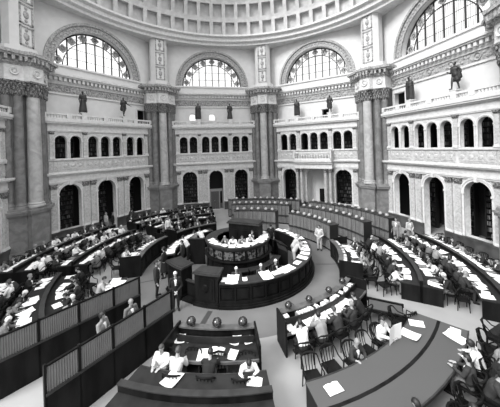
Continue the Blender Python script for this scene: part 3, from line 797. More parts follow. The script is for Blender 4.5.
# ------------------------------------------------------------------ curved reading desks
def half(r, w=.62): return degrees(asin(w/r))
def inner_desk(c, r0, name, a0, a1, dep=1.12):
    """a curved desk whose panelled front faces the middle of the hall; readers sit on the outer side"""
    mid = (a0+a1)/2
    t = thing('reading_desk', f'curved dark oak reading desk with panelled front, innermost ring, {name}', 'desk', pol(r0+.5, mid), R(mid-90), 'curved reading desks')
    def P(n, m, f): b = bm_(); f(b); return part(b, n, m, t, world=True)
    P('front_panel', 'wood', lambda b: (ringbox(b, r0+.05, r0+.13, 0, 1.08, a0, a1), ringbox(b, r0, r0+.05, 0, .16, a0, a1), ringbox(b, r0, r0+.05, .92, 1.06, a0, a1)))
    P('top_rail', 'rail', lambda b: ringbox(b, r0-.04, r0+.20, 1.08, 1.13, a0-.3, a1+.3))
    P('desk_top', 'desktop', lambda b: ringbox(b, r0+.13, r0+dep, .75, .79, a0, a1))
    P('desk_edge', 'rail', lambda b: ringbox(b, r0+dep, r0+dep+.05, .72, .80, a0, a1))
    P('book_shelf', 'desktop', lambda b: ringbox(b, r0+.40, r0+.44, .79, 1.02, a0+.5, a1-.5))
    n = max(2, int((a1-a0)*R(1)*r0/.75))
    for i in range(n):
        x0, x1 = a0+(a1-a0)*(i+.1)/n, a0+(a1-a0)*(i+.9)/n
        P('raised_panel', 'wood', lambda b: (ringbox(b, r0+.02, r0+.06, .24, .84, x0, x1, 3), ringbox(b, r0, r0+.04, .34, .74, x0+(x1-x0)*.14, x1-(x1-x0)*.14, 3)))
    for a, s in ((a0, -1), (a1, 1)):
        P('end_panel', 'wood', lambda b: ringbox(b, r0+.02, r0+dep+.05, 0, 1.22, min(a, a+s*.5), max(a, a+s*.5), 1))
    return t
def ring_desk(r, name, a0, a1, rings, flat=False):
    """a double curved desk: a low middle screen and a desk top on either side"""
    mid = (a0+a1)/2
    t = thing('reading_desk', f'{"broad bare-topped" if flat else "double"} curved oak reading desk, {rings} ring, {name}', 'desk', pol(r, mid), R(mid-90), 'curved reading desks')
    def P(n, m, f): b = bm_(); f(b); return part(b, n, m, t, world=True)
    if flat: P('middle_panel', 'wood', lambda b: ringbox(b, r-.05, r+.05, .0, .79, a0, a1))
    else:
        P('divider', 'wood', lambda b: ringbox(b, r-.05, r+.05, .0, 1.0, a0, a1)); P('top_rail', 'woodlid', lambda b: ringbox(b, r-.09, r+.09, 1.0, 1.03, a0, a1))
    for s in (-1, 1):
        P('desk_top', 'greytop' if flat else 'desktop', lambda b: ringbox(b, min(r+s*.05, r+s*.80), max(r+s*.05, r+s*.80), .75, .79, a0, a1))  # flat desk: its grey sheen is painted as a lighter base colour
        P('desk_edge', 'woodlid', lambda b: ringbox(b, min(r+s*.80, r+s*.84), max(r+s*.80, r+s*.84), .72, .80, a0, a1))
    n = max(2, int((a1-a0)/9))
    for i in range(n+1):
        a = a0+(a1-a0)*i/n; d = .25
        P('end_panel' if i in (0, n) else 'support_panel', 'wood', lambda b: ringbox(b, r-.80, r+.80, 0, .75, a-d if i else a, a+d if i < n else a, 1))
    return t
def counted(i, n):
    return f'{nth(i)} from left'
JK = ['black']*9+['dark']*8+['grey']*3+['mid']*1+['light']*1+['white']*3
HR = ['hair_dark']*6+['hair_brown']*3+['hair_grey']*2+['hair_white']
JW = {'black': 'black jacket', 'dark': 'dark jacket', 'grey': 'grey jacket', 'mid': 'mid-grey jacket', 'light': 'pale jacket', 'white': 'white shirt'}
HW = {'hair_dark': 'dark-haired', 'hair_brown': 'brown-haired', 'hair_grey': 'grey-haired', 'hair_white': 'white-haired'}
POSES = ['reading', 'reading', 'bent', 'bent', 'propped', 'upright', 'woman', 'turned']
PW = {'reading': 'reading', 'bent': 'bent', 'propped': 'propped', 'upright': 'upright', 'woman': 'long-haired', 'turned': 'turned'}
def seats(r_edge, side, a0, a1, where, short, fill=.7, papers=.8, pitch=.74, zt=.79, skip=()):
    """chairs, readers and what lies before them along one edge; side +1 = beyond the desk, facing the middle"""
    r_ch = r_edge+side*.28
    n = max(1, int((a1-a0)*R(1)*r_edge/pitch)); step = (a1-a0)/n
    for i in range(n):
        a = a0+(i+.5)*step
        # seen from the camera the angle runs right to left on the far side of the hall
        k = (n-1-i) if sin(R((a0+a1)/2)) > -.45 else i
        lr = counted(k, n)
        if k in skip: continue
        rot = R(a+90) if side > 0 else R(a-90)
        occ = rng.random() < fill
        ch = r_ch+side*(rng.uniform(.02, .10) if occ else rng.uniform(.0, .25)); jj = rng.uniform(-.12, .12)
        place(CHAIR, pol(ch, a), rot+jj, f'{"dark armchair under a reader" if occ else "empty dark armchair"}, {lr}, {short}', f'armchairs at the {short}')
        if occ:
            pose = rng.choice(POSES); j = rng.choice(JK); h = rng.choice(HR); wm = pose == 'woman'
            if wm: j = rng.choice(['white', 'light', 'dark', 'mid'])
            person(pose, pol(ch, a, .002), rot+jj, f'{HW[h]} reader in {JW[j]}, {PW[pose]}, {lr}, {short}', f'readers at the {short}', j, rng.choice(['black', 'dark', 'grey']), h, s=rng.uniform(.94, 1.04))
        pr = lambda d, da: pol(r_edge-side*d, a+da*step, zt+.001)
        if rng.random() < papers:
            s = rng.choice(SHEET); o = link(s, 'paper_sheet'); o.matrix_basis = Matrix.Translation(pr(rng.uniform(.26, .32), -.28)) @ Matrix.Rotation(rot+rng.uniform(-.4, .4), 4, 'Z')
            tag(o, f'loose white paper before the seat {lr}, {short}', 'paper', f'papers on the {short}')
        q = rng.random()
        if q < papers*.75: place(OPENBOOK, pr(rng.uniform(.25, .45), .17), rot+rng.uniform(-.3, .3), f'open white-paged book before the seat {lr}, {short}', f'open books on the {short}', rng.uniform(.85, 1.05))
        elif q < papers: place(rng.choice(CLOSED), pr(rng.uniform(.25, .4), .22), rot+rng.uniform(-.5, .5), f'closed book before the seat {lr}, {short}', f'closed books on the {short}')
def rack(r, a0, a1, z, short, dens=.75):
    """books standing in the trough behind a desk's front"""
    a = a0; i = 0
    while a < a1:
        if rng.random() > dens: a += degrees(rng.uniform(.1, .35)/r)
        run = rng.randint(3, 8)
        for _ in range(run):
            w, me = rng.choice(UPBOOK); a += degrees((w+.004)/r)
            if a > a1: break
            o = link(me, 'book'); o.matrix_basis = Matrix.Translation(pol(r, a-degrees(w/2/r), z)) @ Matrix.Rotation(R(a+90), 4, 'Z')
            tag(o, f'book upright in the trough of the {short}', 'book', f'books in the trough of the {short}'); i += 1
    return i
SECT = {180: 'left block', 135: 'rear left block', 0: 'right block', -45: 'lower right block', -90: 'bottom block', -135: 'lower left block'}
def sector(c, r0, desk1=True, r1rng=None, r2rng=None, r3rng=None, fill=.72, papers=.85, f2=None, p2=None):
    nm = SECT[c]
    if desk1:
        h = half(r0+.3, .58); a0, a1 = r1rng or (c-22.5+h, c+22.5-h)
        dep = .82 if c == -45 else 1.12
        inner_desk(c, r0, nm, a0, a1, dep)
        seats(r0+dep+.05, 1, a0+.5, a1-(6.5 if c == -45 else .5), nm, f'inner desk, {nm}', fill, papers)
        if c != -90: rack(r0+.29, a0+1, a1-1, .791, f'inner desk, {nm}', .8 if c == -45 else .45)
    for (r, rr, rn) in ((10.2 if c == -45 else 9.6, r2rng, 'middle'), (12.9 if c == -45 else 12.45, r3rng, 'outer')):
        if rr is False: continue
        h = half(r, .75); a0, a1 = rr or (c-22.5+h, c+22.5-h)
        ring_desk(r, nm, a0, a1, rn, c == -45 and rn == 'middle')
        f_, p_ = (f2 if f2 is not None else fill), (p2 if p2 is not None else papers)
        seats(r-.84, -1, a0+.5, a1-.5, nm, f'{rn} desk near side, {nm}', f_, p_)
        seats(r+.84, 1, a0+.5, a1-.5, nm, f'{rn} desk far side, {nm}', f_, p_)
sector(180, 5.7, r1rng=(166, 202), fill=.88, papers=.95)
sector(135, 5.6, r1rng=(122, 157), fill=.88, papers=.95)
sector(0, 6.0, r1rng=(-15.5, 16.5), fill=.85, papers=.95)
sector(-45, 6.7, r1rng=(-64.5, -29), r2rng=(-66, -32), fill=.62, papers=.7, f2=.3, p2=.12)
sector(-90, 7.22, r1rng=(-93.5, -73), r2rng=(-97, -72), r3rng=False, fill=.5, papers=.6, f2=.3, p2=.2)
sector(-135, 5.7, desk1=False, r2rng=(-154, -128), r3rng=(-155, -128), fill=.75)
papers_at([(*pol(7.22+.30, a)[:2], R(a+90)+d, k, s, f'white card behind the rail of the bottom desk, {counted(i, 7)}') for i, (a, d, k, s) in enumerate(((-92.6, .3, 1, .8), (-90.5, -.2, 2, .7), (-87.6, .1, 2, .6), (-86, 0, 2, .6), (-84.4, .2, 2, .6), (-78, -.3, 1, .7), (-75, .3, 0, .8)))], .791, 'bottom desk')
# lamps with dark shades on the near desks
for i, a in enumerate((-90.2, -83, -76)):
    place(LAMP, pol(7.30, a, 1.131), 0, f'dark dome desk lamp on the bottom desk, {("left", "middle", "right")[i]} one of three', 'dark desk lamps on the bottom desk', .95)
for i, a in enumerate((-61, -53, -43.5, -34.5)):
    place(LAMP, pol(6.78, a, 1.131), 0, f'dark dome desk lamp on the inner desk of the lower right block, {counted(i, 4)}', 'dark desk lamps on the lower right desk', .8)

# ------------------------------------------------------------------ card catalogue cabinets, rear
def cabinet_row(r0, a0, a1, where, rown, H=1.80):
    n = max(1, round((a1-a0)*R(1)*(r0+.35)/1.28)); st = (a1-a0)/n
    for i in range(n):
        x0, x1 = a0+i*st+.05, a0+(i+1)*st-.05; mid = (x0+x1)/2; k = n-1-i
        lab = f'oak card catalogue cabinet, {counted(k, n)}, {rown} row, {where} group'
        t = thing('card_cabinet', lab, 'cabinet', pol(r0, mid), R(mid-90), f'card cabinets of the {where} group')
        def P(nme, m, f): b = bm_(); f(b); return part(b, nme, m, t, world=True)
        P('carcass', 'catdark', lambda b: ringbox(b, r0+.04, r0+.68, .1, H-.05, x0, x1, 4))
        P('base', 'wood', lambda b: ringbox(b, r0+.06, r0+.66, 0, .1, x0, x1, 4))
        P('cabinet_top', 'woodlid', lambda b: ringbox(b, r0-.02, r0+.74, H-.05, H, x0-.03, x1+.03, 4))
        P('pull_out_shelf', 'woodlid', lambda b: ringbox(b, r0-.10, r0+.2, .80, .84, x0, x1, 4))
        nc = 3; dw = (x1-x0)/nc
        for c in range(nc):
            for z0, z1 in ((.13, .78), (.86, H-.07)):
                d = P('drawer_front', 'catwood', lambda b: ringbox(b, r0, r0+.06, z0, z1, x0+c*dw+.12, x0+(c+1)*dw-.12, 2))
                b = bm_(); kx = x0+(c+.5)*dw
                for q in range(4):
                    p = pol(r0-.01, kx, z0+(q+.5)*(z1-z0)/4); ball(b, p, (.022, .022, .014), 6)
                me = mesh(b, 'drawer_knob', 'brass', True); me.transform(t.matrix_basis.inverted()); link(me, 'drawer_knob', d)
        for q, f in enumerate((.27, .73)):
            place(PALELAMP, pol(r0+.2, x0+(x1-x0)*f, H+.001), 0, f'white-shaded lamp, {("right" if q == 0 else "left")} one on the cabinet {counted(k, n)}, {rown} row, {where} group', f'white-shaded lamps on the {where} cabinets', .8)
for where, c, rr in (('middle rear', 90, ((6.35, 73, 106), (8.9, 70.5, 107), (11.2, 69.5, 108))), ('right rear', 45, ((6.35, 23.5, 62), (8.9, 22.5, 64), (11.2, 24, 64.5)))):
    for (r, a0, a1), rown in zip(rr, ('front', 'middle', 'back')): cabinet_row(r, a0, a1, where, rown)

# ------------------------------------------------------------------ the round issue counter in the middle
def arcpart(t, n, m, *rings, smooth=False):
    b = bm_()
    for g in rings: ringbox(b, *g)
    return part(b, n, m, t, smooth, True)
def counter(name, a0, a1, lab):
    mid = (a0+a1)/2
    t = thing(name, lab, 'counter', pol(4.2, mid), R(mid-90), 'round issue counter')
    arcpart(t, 'plinth', 'wood', (3.9, 4.62, 0, .10, a0, a1), (3.95, 4.54, .10, .16, a0, a1))
    arcpart(t, 'front', 'wood', (4.30, 4.40, .16, 1.06, a0, a1), (4.40, 4.46, .16, .30, a0, a1), (4.40, 4.46, .92, 1.06, a0, a1))
    arcpart(t, 'counter_top', 'woodlid', (3.82, 4.50, 1.06, 1.11, a0, a1))
    arcpart(t, 'inner_shelf', 'wood', (3.9, 4.3, .55, .60, a0, a1), (3.9, 3.94, .16, 1.06, a0, a1))
    n = max(1, round((a1-a0)/9.2)); st = (a1-a0)/n
    for i in range(n):
        x0, x1 = a0+(i+.12)*st, a0+(i+.88)*st
        arcpart(t, 'raised_panel', 'wood', (4.40, 4.43, .36, .86, x0, x1, 3), (4.43, 4.455, .42, .80, x0+st*.08, x1-st*.08, 3))
        arcpart(t, 'stile', 'wood', (4.40, 4.475, .16, 1.06, a0+i*st-.35, a0+i*st+.35, 1))
counter('issue_counter', -88.5, 60, 'long curved panelled oak counter around the central desk, front and right side')
counter('issue_counter', 132, 205, 'curved panelled oak counter around the central desk, left side')
def catalog_stand(a0, a1, r0, r1, H, lab):
    mid = (a0+a1)/2
    t = thing('tall_cabinet', lab, 'cabinet', pol(4, mid), R(mid-90), 'tall cabinets at the counter gate')
    arcpart(t, 'body', 'wood', (r0+.06, r1, .12, H-.08, a0+.5, a1-.5))
    arcpart(t, 'plinth', 'wood', (r0+.02, r1+.12, 0, .12, a0, a1), (r0+.04, r1+.06, .12, .17, a0, a1))
    arcpart(t, 'cabinet_top', 'woodlid', (r0-.02, r1+.07, H-.08, H-.04, a0-.8, a1+.8), (r0, r1+.03, H-.04, H, a0-.5, a1+.5))
    arcpart(t, 'raised_panel', 'wood', (r1, r1+.03, .28, H-.22, a0+2.5, a1-2.5), (r1+.03, r1+.05, .36, H-.3, a0+4, a1-4))
    b = bm_(); p = pol(r1+.05, mid, .85); ball(b, p, (.16, .05, .2), 10, Matrix.Rotation(R(mid-90), 4, 'Z')); part(b, 'carved_boss', 'wood', t, True, True)
    arcpart(t, 'low_ledge', 'woodlid', (r0+.1, r1-.1, H, H+.012, a0+1.5, a1-1.5))
catalog_stand(-105, -88.8, 3.72, 4.48, 1.52, 'tall oak cabinet with ledge top at the counter gate, right one')
catalog_stand(-133, -115, 3.72, 4.48, 1.52, 'tall oak cabinet at the counter gate, left one behind the white-haired man')
t = thing('counter_gate', 'low panelled wooden gate between the two tall cabinets of the counter', 'gate', pol(4.2, -110), R(-200))
arcpart(t, 'gate_panel', 'wood', (4.12, 4.18, .10, .82, -115, -105.2), (4.18, 4.21, .2, .72, -113.5, -106.7)); arcpart(t, 'top_rail', 'woodlid', (4.08, 4.26, .82, .87, -115, -105.2)); arcpart(t, 'threshold', 'wood', (4.0, 4.55, 0, .08, -115, -105.2))
# round raised desk inside the counter
t = thing('central_desk', 'round raised oak desk with carved panels in the middle of the hall', 'desk', (0, 0, 0))
b = bm_(); lathe(b, [(1.98, 0), (1.98, .14), (1.90, .18), (1.90, .90), (2.06, .92), (2.08, .97), (1.86, .99), (1.86, 1.62), (1.80, 1.62), (1.80, .8), (0, .8)], 72); part(b, 'drum', 'wood', t, 35)
b = bm_(); lathe(b, [(1.93, 1.52), (1.98, 1.56), (2.02, 1.68), (2.02, 1.74), (1.30, 1.74), (1.30, 1.69), (1.86, 1.67), (1.86, 1.52)], 72); part(b, 'desk_ring', 'woodlid', t, 35)
for i in range(18):
    a = i*20-4
    arcpart(t, 'carved_panel', 'carved', (1.86, 1.90, 1.03, 1.50, a+1.8, a+18.2, 4))
    arcpart(t, 'panel_frame', 'wood', (1.86, 1.93, .99, 1.54, a-1.3, a+1.3, 1))
    arcpart(t, 'lower_panel', 'wood', (1.90, 1.93, .24, .84, a+2.5, a+17.5, 4), (1.93, 1.95, .32, .76, a+4.5, a+15.5, 3))
b = bm_(); lathe(b, [(1.78, .78), (1.78, .82), (0, .82)], 48); part(b, 'platform', 'clerkfloor', t)
t = thing('lift_housing', 'dark rectangular wooden housing rising behind the clerks on the central desk', 'cabinet', (.42, .35, .82), R(-13))
b = bm_(); bx(b, -1.02, 1.02, -.33, .42, 0, 1.66); part(b, 'body', 'wood', t)
b = bm_(); bx(b, -1.12, 1.12, -.43, .52, 1.66, 1.72); bx(b, -1.07, 1.07, -.38, .47, 1.72, 1.80); part(b, 'housing_top', 'woodlid', t)
for x in (-.68, 0, .68):
    b = bm_(); bx(b, x-.28, x+.28, -.36, -.33, .15, 1.30); part(b, 'raised_panel', 'wood', t)
for x in (-.68, 0, .68):
    b = bm_(); bx(b, x-.28, x+.28, .42, .45, .15, 1.30); part(b, 'raised_panel', 'wood', t)
# side screens and slanted shelves between counter and raised desk
t = thing('partition', 'dark upright wooden partition left of the round raised desk', 'partition', pol(2.6, 186), R(186))
b = bm_(); bx(b, -.48, .48, -.04, .04, 0, 1.58); part(b, 'board', 'wood', t)
b = bm_(); bx(b, -.50, .50, -.07, .07, 1.58, 1.63); part(b, 'top_rail', 'woodlid', t)
for i, (r, a) in enumerate(((2.75, 12), (2.9, 28), (2.75, 44))):
    t = thing('slant_shelf', f'dark slanted book shelf right of the raised desk, {("front", "middle", "back")[i]} one', 'shelf', pol(r, a), R(a-90), 'slanted shelves inside the counter')
    b = bm_()
    for s in (-1, 1): prism_pts = [(-.28, 0), (.28, 0), (.28, .75), (-.28, 1.05)]; f = [b.verts.new((s*.42, y, z)) for y, z in prism_pts]; g = [b.verts.new((s*.46, y, z)) for y, z in prism_pts]; b.faces.new(f); b.faces.new(g); [b.faces.new((f[q], f[(q+1) % 4], g[(q+1) % 4], g[q])) for q in range(4)]
    part(b, 'side', 'wood', t)
    b = bm_(); box(b, (0, 0, .92), (.90, .62, .03), 0, Matrix.Translation((0, 0, .92)) @ Matrix.Rotation(R(-28), 4, 'X') @ Matrix.Translation((0, 0, -.92))); part(b, 'sloping_board', 'desktop', t)
    b = bm_(); bx(b, -.42, .42, -.25, .25, .3, .33); part(b, 'lower_shelf', 'wood', t)
for i in range(5):
    a = -72+i*15
    t = thing('work_table', f'small clerks\' table inside the counter, {counted(i, 5)}', 'table', pol(2.45, a), R(a-90), 'tables inside the counter')
    b = bm_(); bx(b, -.3, .3, -.22, .22, .72, .76); part(b, 'table_top', 'desktop', t)
    for sx in (-1, 1):
        for sy in (-1, 1):
            b = bm_(); bx(b, sx*.26-.02, sx*.26+.02, sy*.18-.02, sy*.18+.02, 0, .72); part(b, 'leg', 'wood', t)

L = []
for a, k, s, lb in ((-81, 1, 1.35, 'large white sheet on the round counter beside the right tall cabinet'), (-86, 2, 1.0, 'small white sheet on the round counter touching the right tall cabinet'), (-73, 2, .8, 'small sheet on the round counter between the two large white sheets'),
                    (-58.5, 1, 1.3, 'large white sheet on the front of the round counter before the middle clerk'), (-50, 'o', 1.1, 'open book on the round counter right of the large white sheets'), (-44, 0, 1.2, 'white sheet on the round counter before the right-hand clerk'),
                    (-38, 0, 1.1, 'white sheet at the right front bend of the round counter'), (-28, 'o', 1., 'open book at the right bend of the round counter'), (-19, 1, 1., 'white sheet below the leaning men on the round counter'),
                    (-10, 0, 1.1, 'white sheet before the leaning man in pale suit'), (-3, 1, .9, 'second white sheet before the leaning men'), (5, 'o', 1.1, 'open book before the second leaning man'), (14, 0, 1., 'white sheet just past the leaning men'),
                    (24, 1, 1.1, 'white sheet on the right rear of the round counter'), (33, 0, 1.2, 'white sheet on the rear of the round counter by the dark shelves'), (41, 'o', 1.1, 'open book on the rear of the round counter'), (49, 1, 1.1, 'large white sheet at the rear of the round counter'), (56, 0, 1., 'white sheet at the rear end of the round counter')):
    L.append((*pol(4.13, a)[:2], R(a+90)+rng.uniform(-.12, .12), k, s, lb))
for i, a in enumerate(range(140, 204, 6)):
    L.append((*pol(4.12, a)[:2], R(a+90)+rng.uniform(-.3, .3), rng.choice((0, 1, 2, 'o')), rng.uniform(.9, 1.2), f'paper on the left side of the round counter, {nth(i)} counting from the rear'))
papers_at(L, 1.112, 'round counter')
L = []
for i, a in enumerate(range(-150, 31, 15)):
    L.append((*pol(1.66, a+rng.uniform(-2, 2))[:2], R(a+90)+rng.uniform(-.4, .4), rng.choice((0, 1, 0, 'o')), rng.uniform(.85, 1.05), f'white paper on the rim of the raised desk, {counted(i, 13)}'))
papers_at(L, 1.742, 'raised desk')

# ------------------------------------------------------------------ people at the counter, standing readers
def face(x, y, tx, ty): return atan2(ty-y, tx-x)-pi/2
for i, (a, r, j, h, p, lb) in enumerate(((-112, 1.15, 'grey', 'hair_grey', 'counter', 'grey-haired clerk in grey jacket at the left of the raised desk'), (-90, 1.12, 'white', 'hair_dark', 'counter', 'clerk in white shirt leaning over the raised desk, left of middle'),
                     (-66, 1.1, 'mid', 'hair_brown', 'counter', 'clerk in mid-grey jacket leaning over the raised desk, middle'), (-44, 1.12, 'white', 'hair_white', 'counter', 'white-haired clerk in white shirt on the raised desk'), (-22, 1.15, 'dark', 'hair_dark', 'clasped', 'dark-suited clerk standing at the right of the raised desk'))):
    person(p, pol(r-.12, a, .822), R(a-90), lb, 'clerks on the raised desk', j, 'dark', h, s=.82)
for a, j, h, lb in ((-79, 'dark', 'hair_white', 'white-haired clerk in dark suit seated behind the counter, left of three'), (-57, 'dark', 'hair_white', 'pale-headed clerk in dark suit seated behind the counter, middle of three'), (-41, 'black', 'hair_white', 'clerk in black seated behind the counter, right of three')):
    place(CHAIR, pol(3.25, a), R(a-90), 'dark armchair of the '+lb, 'chairs of the counter clerks')
    person('upright', pol(3.25, a, .002), R(a-90), lb, 'clerks behind the counter', j, 'black', h)
person('counter', pol(3.45, 1, 0), R(1-90), 'man in pale suit leaning over the round counter from inside', None, 'light', 'light', 'hair_brown')
person('counter', pol(3.45, 13, 0), R(13-90), 'second man in pale grey suit bending over the counter beside the other', None, 'light', 'mid', 'hair_grey')
person('stand', pol(3.2, 56), R(20), 'dark-suited man standing at the rear end of the round counter', None, 'black', 'black', 'hair_dark')
for i, (a, j, p) in enumerate(((150, 'white', 'counter'), (163, 'mid', 'clasped'), (176, 'white', 'counter'), (194, 'dark', 'clasped'))):
    person(p, pol(3.45, a), R(a-90), f'{JW[j]} clerk inside the left side of the counter, {nth(i)} counting from the rear', 'clerks at the left counter', j, 'dark', 'hair_dark', s=.96)
person('stand', (-3.25, -4.0, 0), face(-3.25, -4., -1.2, -3.2), 'man in dark suit standing alone on the open floor left of the counter', None, 'dark', 'black', 'hair_dark', s=1.02)
person('clasped', (-1.82, -4.86, 0), face(0, 0, .55, -1.), 'white-haired man in black suit standing before the counter gate', None, 'black', 'black', 'hair_white', s=1.0)
person('clasped', (5.16, 2.72, 0), face(0, 0, -.3, -1.), 'man in pale grey suit standing at the front catalogue cabinets', None, 'light', 'light', 'hair_brown')
person('lady', (-3.85, -2.15, 0), face(-3.85, -2.15, -5, -2.6), 'woman in long black coat standing in the left gap of the counter', None, 'black', 'black', 'hair_dark', skirt=True)
person('stand', pol(8.0, 149.5), R(250), 'person in white shirt standing in the aisle between left and rear left desks', None, 'white', 'mid', 'hair_dark')
person('stand', (10.75, 4.6, 0), R(150), 'man in grey suit standing by the end of the back catalogue row', None, 'mid', 'mid', 'hair_dark', s=1.05)
person('clasped', (11.7, 4.75, 0), R(200), 'person in light grey standing near the right wall desks', None, 'light', 'mid', 'hair_grey')
person('stand', (WMX['wall_left'] @ Vector((-.45, -.55, 0)))[:], R(-22), 'man in pale jacket standing at the middle doorway of the left wall', None, 'light', 'mid', 'hair_grey')
person('stand', (WMX['wall_left'] @ Vector((-.1, -1.0, 0)))[:], R(-40), 'man in black before the middle doorway of the left wall', None, 'black', 'black', 'hair_dark')
person('walk', (WMX['wall_left'] @ Vector((1.6, -1.3, 0)))[:], R(10), 'person in dark coat walking along the left wall', None, 'dark', 'black', 'hair_dark')
person('lady', (-3.0, -7.95, 0), face(0, 0, .9, .1), 'woman in light grey dress standing in the passage between the cloth screens', None, 'mid', 'dark', 'hair_dark', skirt=True)
person('clasped', (-2.5, -7.1, 0), face(0, 0, .8, -.3), 'man in grey suit standing in the passage between the cloth screens', None, 'grey', 'grey', 'hair_grey')
place(CHAIR, (-2.08, -6.55, 0), face(0, 0, -.4, -1), 'dark armchair at the inner end of the screened passage')
person('bent', (-2.08, -6.55, .002), face(0, 0, -.4, -1), 'man in black sitting bent over at the inner end of the passage', None, 'black', 'black', 'hair_grey')

# ------------------------------------------------------------------ screened passage, lower left
def screen(p, d, L, lab, posts):
    ang = atan2(d[1], d[0]); t = thing('folding_screen', lab, 'screen', (p[0], p[1], 0), ang, 'cloth screens of the passage')
    b = bm_(); bx(b, 0, L, -.04, .04, 0, 1.10); part(b, 'wooden_base', 'wood', t)
    b = bm_(); bx(b, -.03, L, -.07, .07, 1.10, 1.16); part(b, 'middle_rail', 'woodlid', t)
    b = bm_(); bx(b, -.03, L, -.035, .035, 1.82, 1.87); part(b, 'top_rail', 'wood', t)
    ps = [0]+posts+[L]
    for x in ps: b = bm_(); bx(b, x-.03, x+.03, -.04, .04, 0, 1.90); part(b, 'post', 'wood', t)
    for x0, x1 in zip(ps, ps[1:]):
        b = bm_(); n = int((x1-x0-.08)/.03)
        f = [(x0+.04+(x1-x0-.08)*i/n, .016*(1 if i % 2 else -1)) for i in range(n+1)]
        lo = [b.verts.new((x, y, 1.16)) for x, y in f]; hi = [b.verts.new((x, y, 1.82)) for x, y in f]
        lo2 = [b.verts.new((x, y+.006, 1.16)) for x, y in f]; hi2 = [b.verts.new((x, y+.006, 1.82)) for x, y in f]
        for i in range(n):
            b.faces.new((lo[i], lo[i+1], hi[i+1], hi[i])); b.faces.new((lo2[i+1], lo2[i], hi2[i], hi2[i+1]))
            b.faces.new((hi[i], hi[i+1], hi2[i+1], hi2[i])); b.faces.new((lo[i+1], lo[i], lo2[i], lo2[i+1]))
        part(b, 'pleated_panel', 'pleat', t)
screen((-3.03, -5.75), (-1.27, -2.28), 4.6, 'long screen of pleated grey cloth on a wooden base, farther side of the passage', [1.05, 2.25, 3.4])
screen((-1.14, -6.57), (-.89, -2.08), 4.0, 'long screen of pleated grey cloth on a wooden base, nearer side of the passage', [1.15, 2.25, 3.2])

# ------------------------------------------------------------------ small reading table at the left, low table at the right
t = thing('small_table', 'small table spread with papers behind the cloth screens', 'table', (-5.0, -4.62, 0), R(-58))
b = bm_(); bx(b, -.75, .75, -.42, .42, .74, .78); part(b, 'table_top', 'desktop', t)
for sx in (-1, 1):
    for sy in (-1, 1): b = bm_(); tube(b, [(sx*.68, sy*.36, 0), (sx*.68, sy*.36, .74)], [.02, .03], 8); part(b, 'leg', 'wood', t)
papers_at([(-5.3, -4.35, .3, 1, 1., 'white paper at the far end of the small table'), (-4.9, -4.75, -.9, 1, 1.1, 'large white paper in the middle of the small table'), (-5.2, -4.85, .6, 0, 1., 'white paper nearest the reader at the small table'), (-4.7, -5.1, -.6, 'o', 1.1, 'open book at the near end of the small table'), (-5.0, -4.3, .1, 'o', .9, 'open book at the rear edge of the small table')], .782, 'small table')
place(CHAIR, (-5.72, -4.98, 0), R(-58), 'dark armchair at the small table under a reader in pale jacket')
person('reading', (-5.72, -4.98, .002), R(-58), 'dark-haired reader in pale jacket at the small table behind the screens', None, 'light', 'mid', 'hair_dark')
place(CHAIR, (-6.9, -4.2, 0), R(-100), 'empty dark armchair on the bare floor left of the small table')
place(CHAIR, (-7.3, -5.2, 0), R(60), 'empty dark armchair at the left edge facing the small table')
place(CHAIR, (6.42, -6.28, 0), R(-140), 'dark armchair turned from the bare desk, under a reader with a newspaper')
person('upright', (6.42, -6.28, .002), R(-140), 'dark-haired reader in white shirt holding up a white newspaper, lower right', None, 'white', 'dark', 'hair_dark')
b = bm_(); g = [[b.verts.new((s*.36*(1-.10*abs(s)), .05*abs(s)+.04*z, z)) for s in (-1, -.5, 0, .5, 1)] for z in (0, .3, .6)]
for q in range(2):
    for i in range(4): b.faces.new((g[q][i], g[q][i+1], g[q+1][i+1], g[q+1][i]))
r_ = bmesh.ops.extrude_face_region(b, geom=b.faces[:]); bmesh.ops.translate(b, vec=(0, -.004, 0), verts=[v for v in r_['geom'] if isinstance(v, bmesh.types.BMVert)])
o = link(mesh(b, 'newspaper', 'paper'), 'newspaper'); o.matrix_basis = Matrix.Translation((6.42, -6.28, .72)) @ Matrix.Rotation(R(-140), 4, 'Z') @ Matrix.Translation((0, .47, 0)); tag(o, 'large white newspaper held open by the reader at the lower right', 'newspaper')
t = thing('low_table', 'low grey-topped table with dark rails across the right aisle', 'table', (7.2, -4.25, 0), R(-16))
b = bm_(); bx(b, -.62, .62, -.38, .38, .42, .45); part(b, 'table_top', 'greytop', t)
for y in (-.42, .42): b = bm_(); bx(b, -.70, .70, y-.05, y+.05, .38, .50); part(b, 'rail', 'wood', t)
for sx in (-1, 1):
    for sy in (-1, 1): b = bm_(); bx(b, sx*.64-.03, sx*.64+.03, sy*.40-.03, sy*.40+.03, 0, .38); part(b, 'leg', 'wood', t)
for i, (x, y, r, lb) in enumerate(((7.35, -1.85, 80, 'dark armchair pushed out into the right aisle, nearest the inner desk'), (7.75, -2.35, 110, 'dark armchair standing askew in the right aisle'), (7.7, -5.0, 30, 'dark armchair between the low table and the lower right middle desk'))):
    place(CHAIR, (x, y, 0), R(r), lb)

for p in (CHAIR, OPENBOOK, *CLOSED, LAMP, PALELAMP): drop(p)

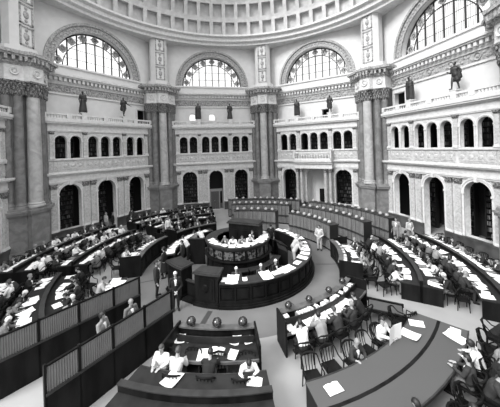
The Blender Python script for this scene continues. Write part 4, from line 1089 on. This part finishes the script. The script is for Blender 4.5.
# ------------------------------------------------------------------ light, sky and camera
w = bpy.data.worlds.new('sky'); SC.world = w; w.use_nodes = True
nt = w.node_tree; tc = nt.nodes.new('ShaderNodeTexCoord'); sx = nt.nodes.new('ShaderNodeSeparateXYZ'); rp = nt.nodes.new('ShaderNodeValToRGB')
nt.links.new(tc.outputs['Generated'], sx.inputs[0]); nt.links.new(sx.outputs['Z'], rp.inputs[0]); nt.links.new(rp.outputs[0], nt.nodes['Background'].inputs[0])
for i, (q, v) in enumerate(((0., .10), (.15, .42), (.5, .55), (.95, 1.))):     # an overcast sky, brightest overhead
    e = rp.color_ramp.elements[i] if i < 2 else rp.color_ramp.elements.new(q)
    e.position = q; e.color = (v, v, v, 1)
nt.nodes['Background'].inputs[1].default_value = 3.2
s = bpy.data.lights.new('daylight', 'SUN'); s.energy = 3.6; s.angle = R(25)
o = bpy.data.objects.new('daylight', s); COL.objects.link(o); o.rotation_euler = Vector((.55, .62, -.75)).to_track_quat('-Z', 'Y').to_euler()
cam = bpy.data.cameras.new('camera'); co = bpy.data.objects.new('camera', cam); COL.objects.link(co)
F, ROLL, CX, CY, YAW, HY = 258.165, .031, 3.7558, -15.7649, .1766, 147.877
cam.sensor_fit = 'HORIZONTAL'; cam.sensor_width = 36; cam.lens = F*36/500
fw = Vector((-sin(YAW), cos(YAW), 0)); rt = Vector((cos(YAW), sin(YAW), 0)); up = Vector((0, 0, 1))
cr, sr = cos(ROLL), sin(ROLL)
xr, zu = rt*cr-up*sr, up*cr+rt*sr
co.matrix_world = Matrix(((xr.x, zu.x, -fw.x, CX), (xr.y, zu.y, -fw.y, CY), (xr.z, zu.z, -fw.z, 7.25), (0, 0, 0, 1)))
dx, dy = 250-250, HY-203.5
cam.shift_x = -dx/500; cam.shift_y = dy/500
cam.clip_start = .05; cam.clip_end = 200
SC.camera = co
SC.view_settings.view_transform = 'Standard'; SC.view_settings.look = 'None'; SC.view_settings.gamma = 1; SC.view_settings.use_curve_mapping = False
SC.view_settings.exposure = .2
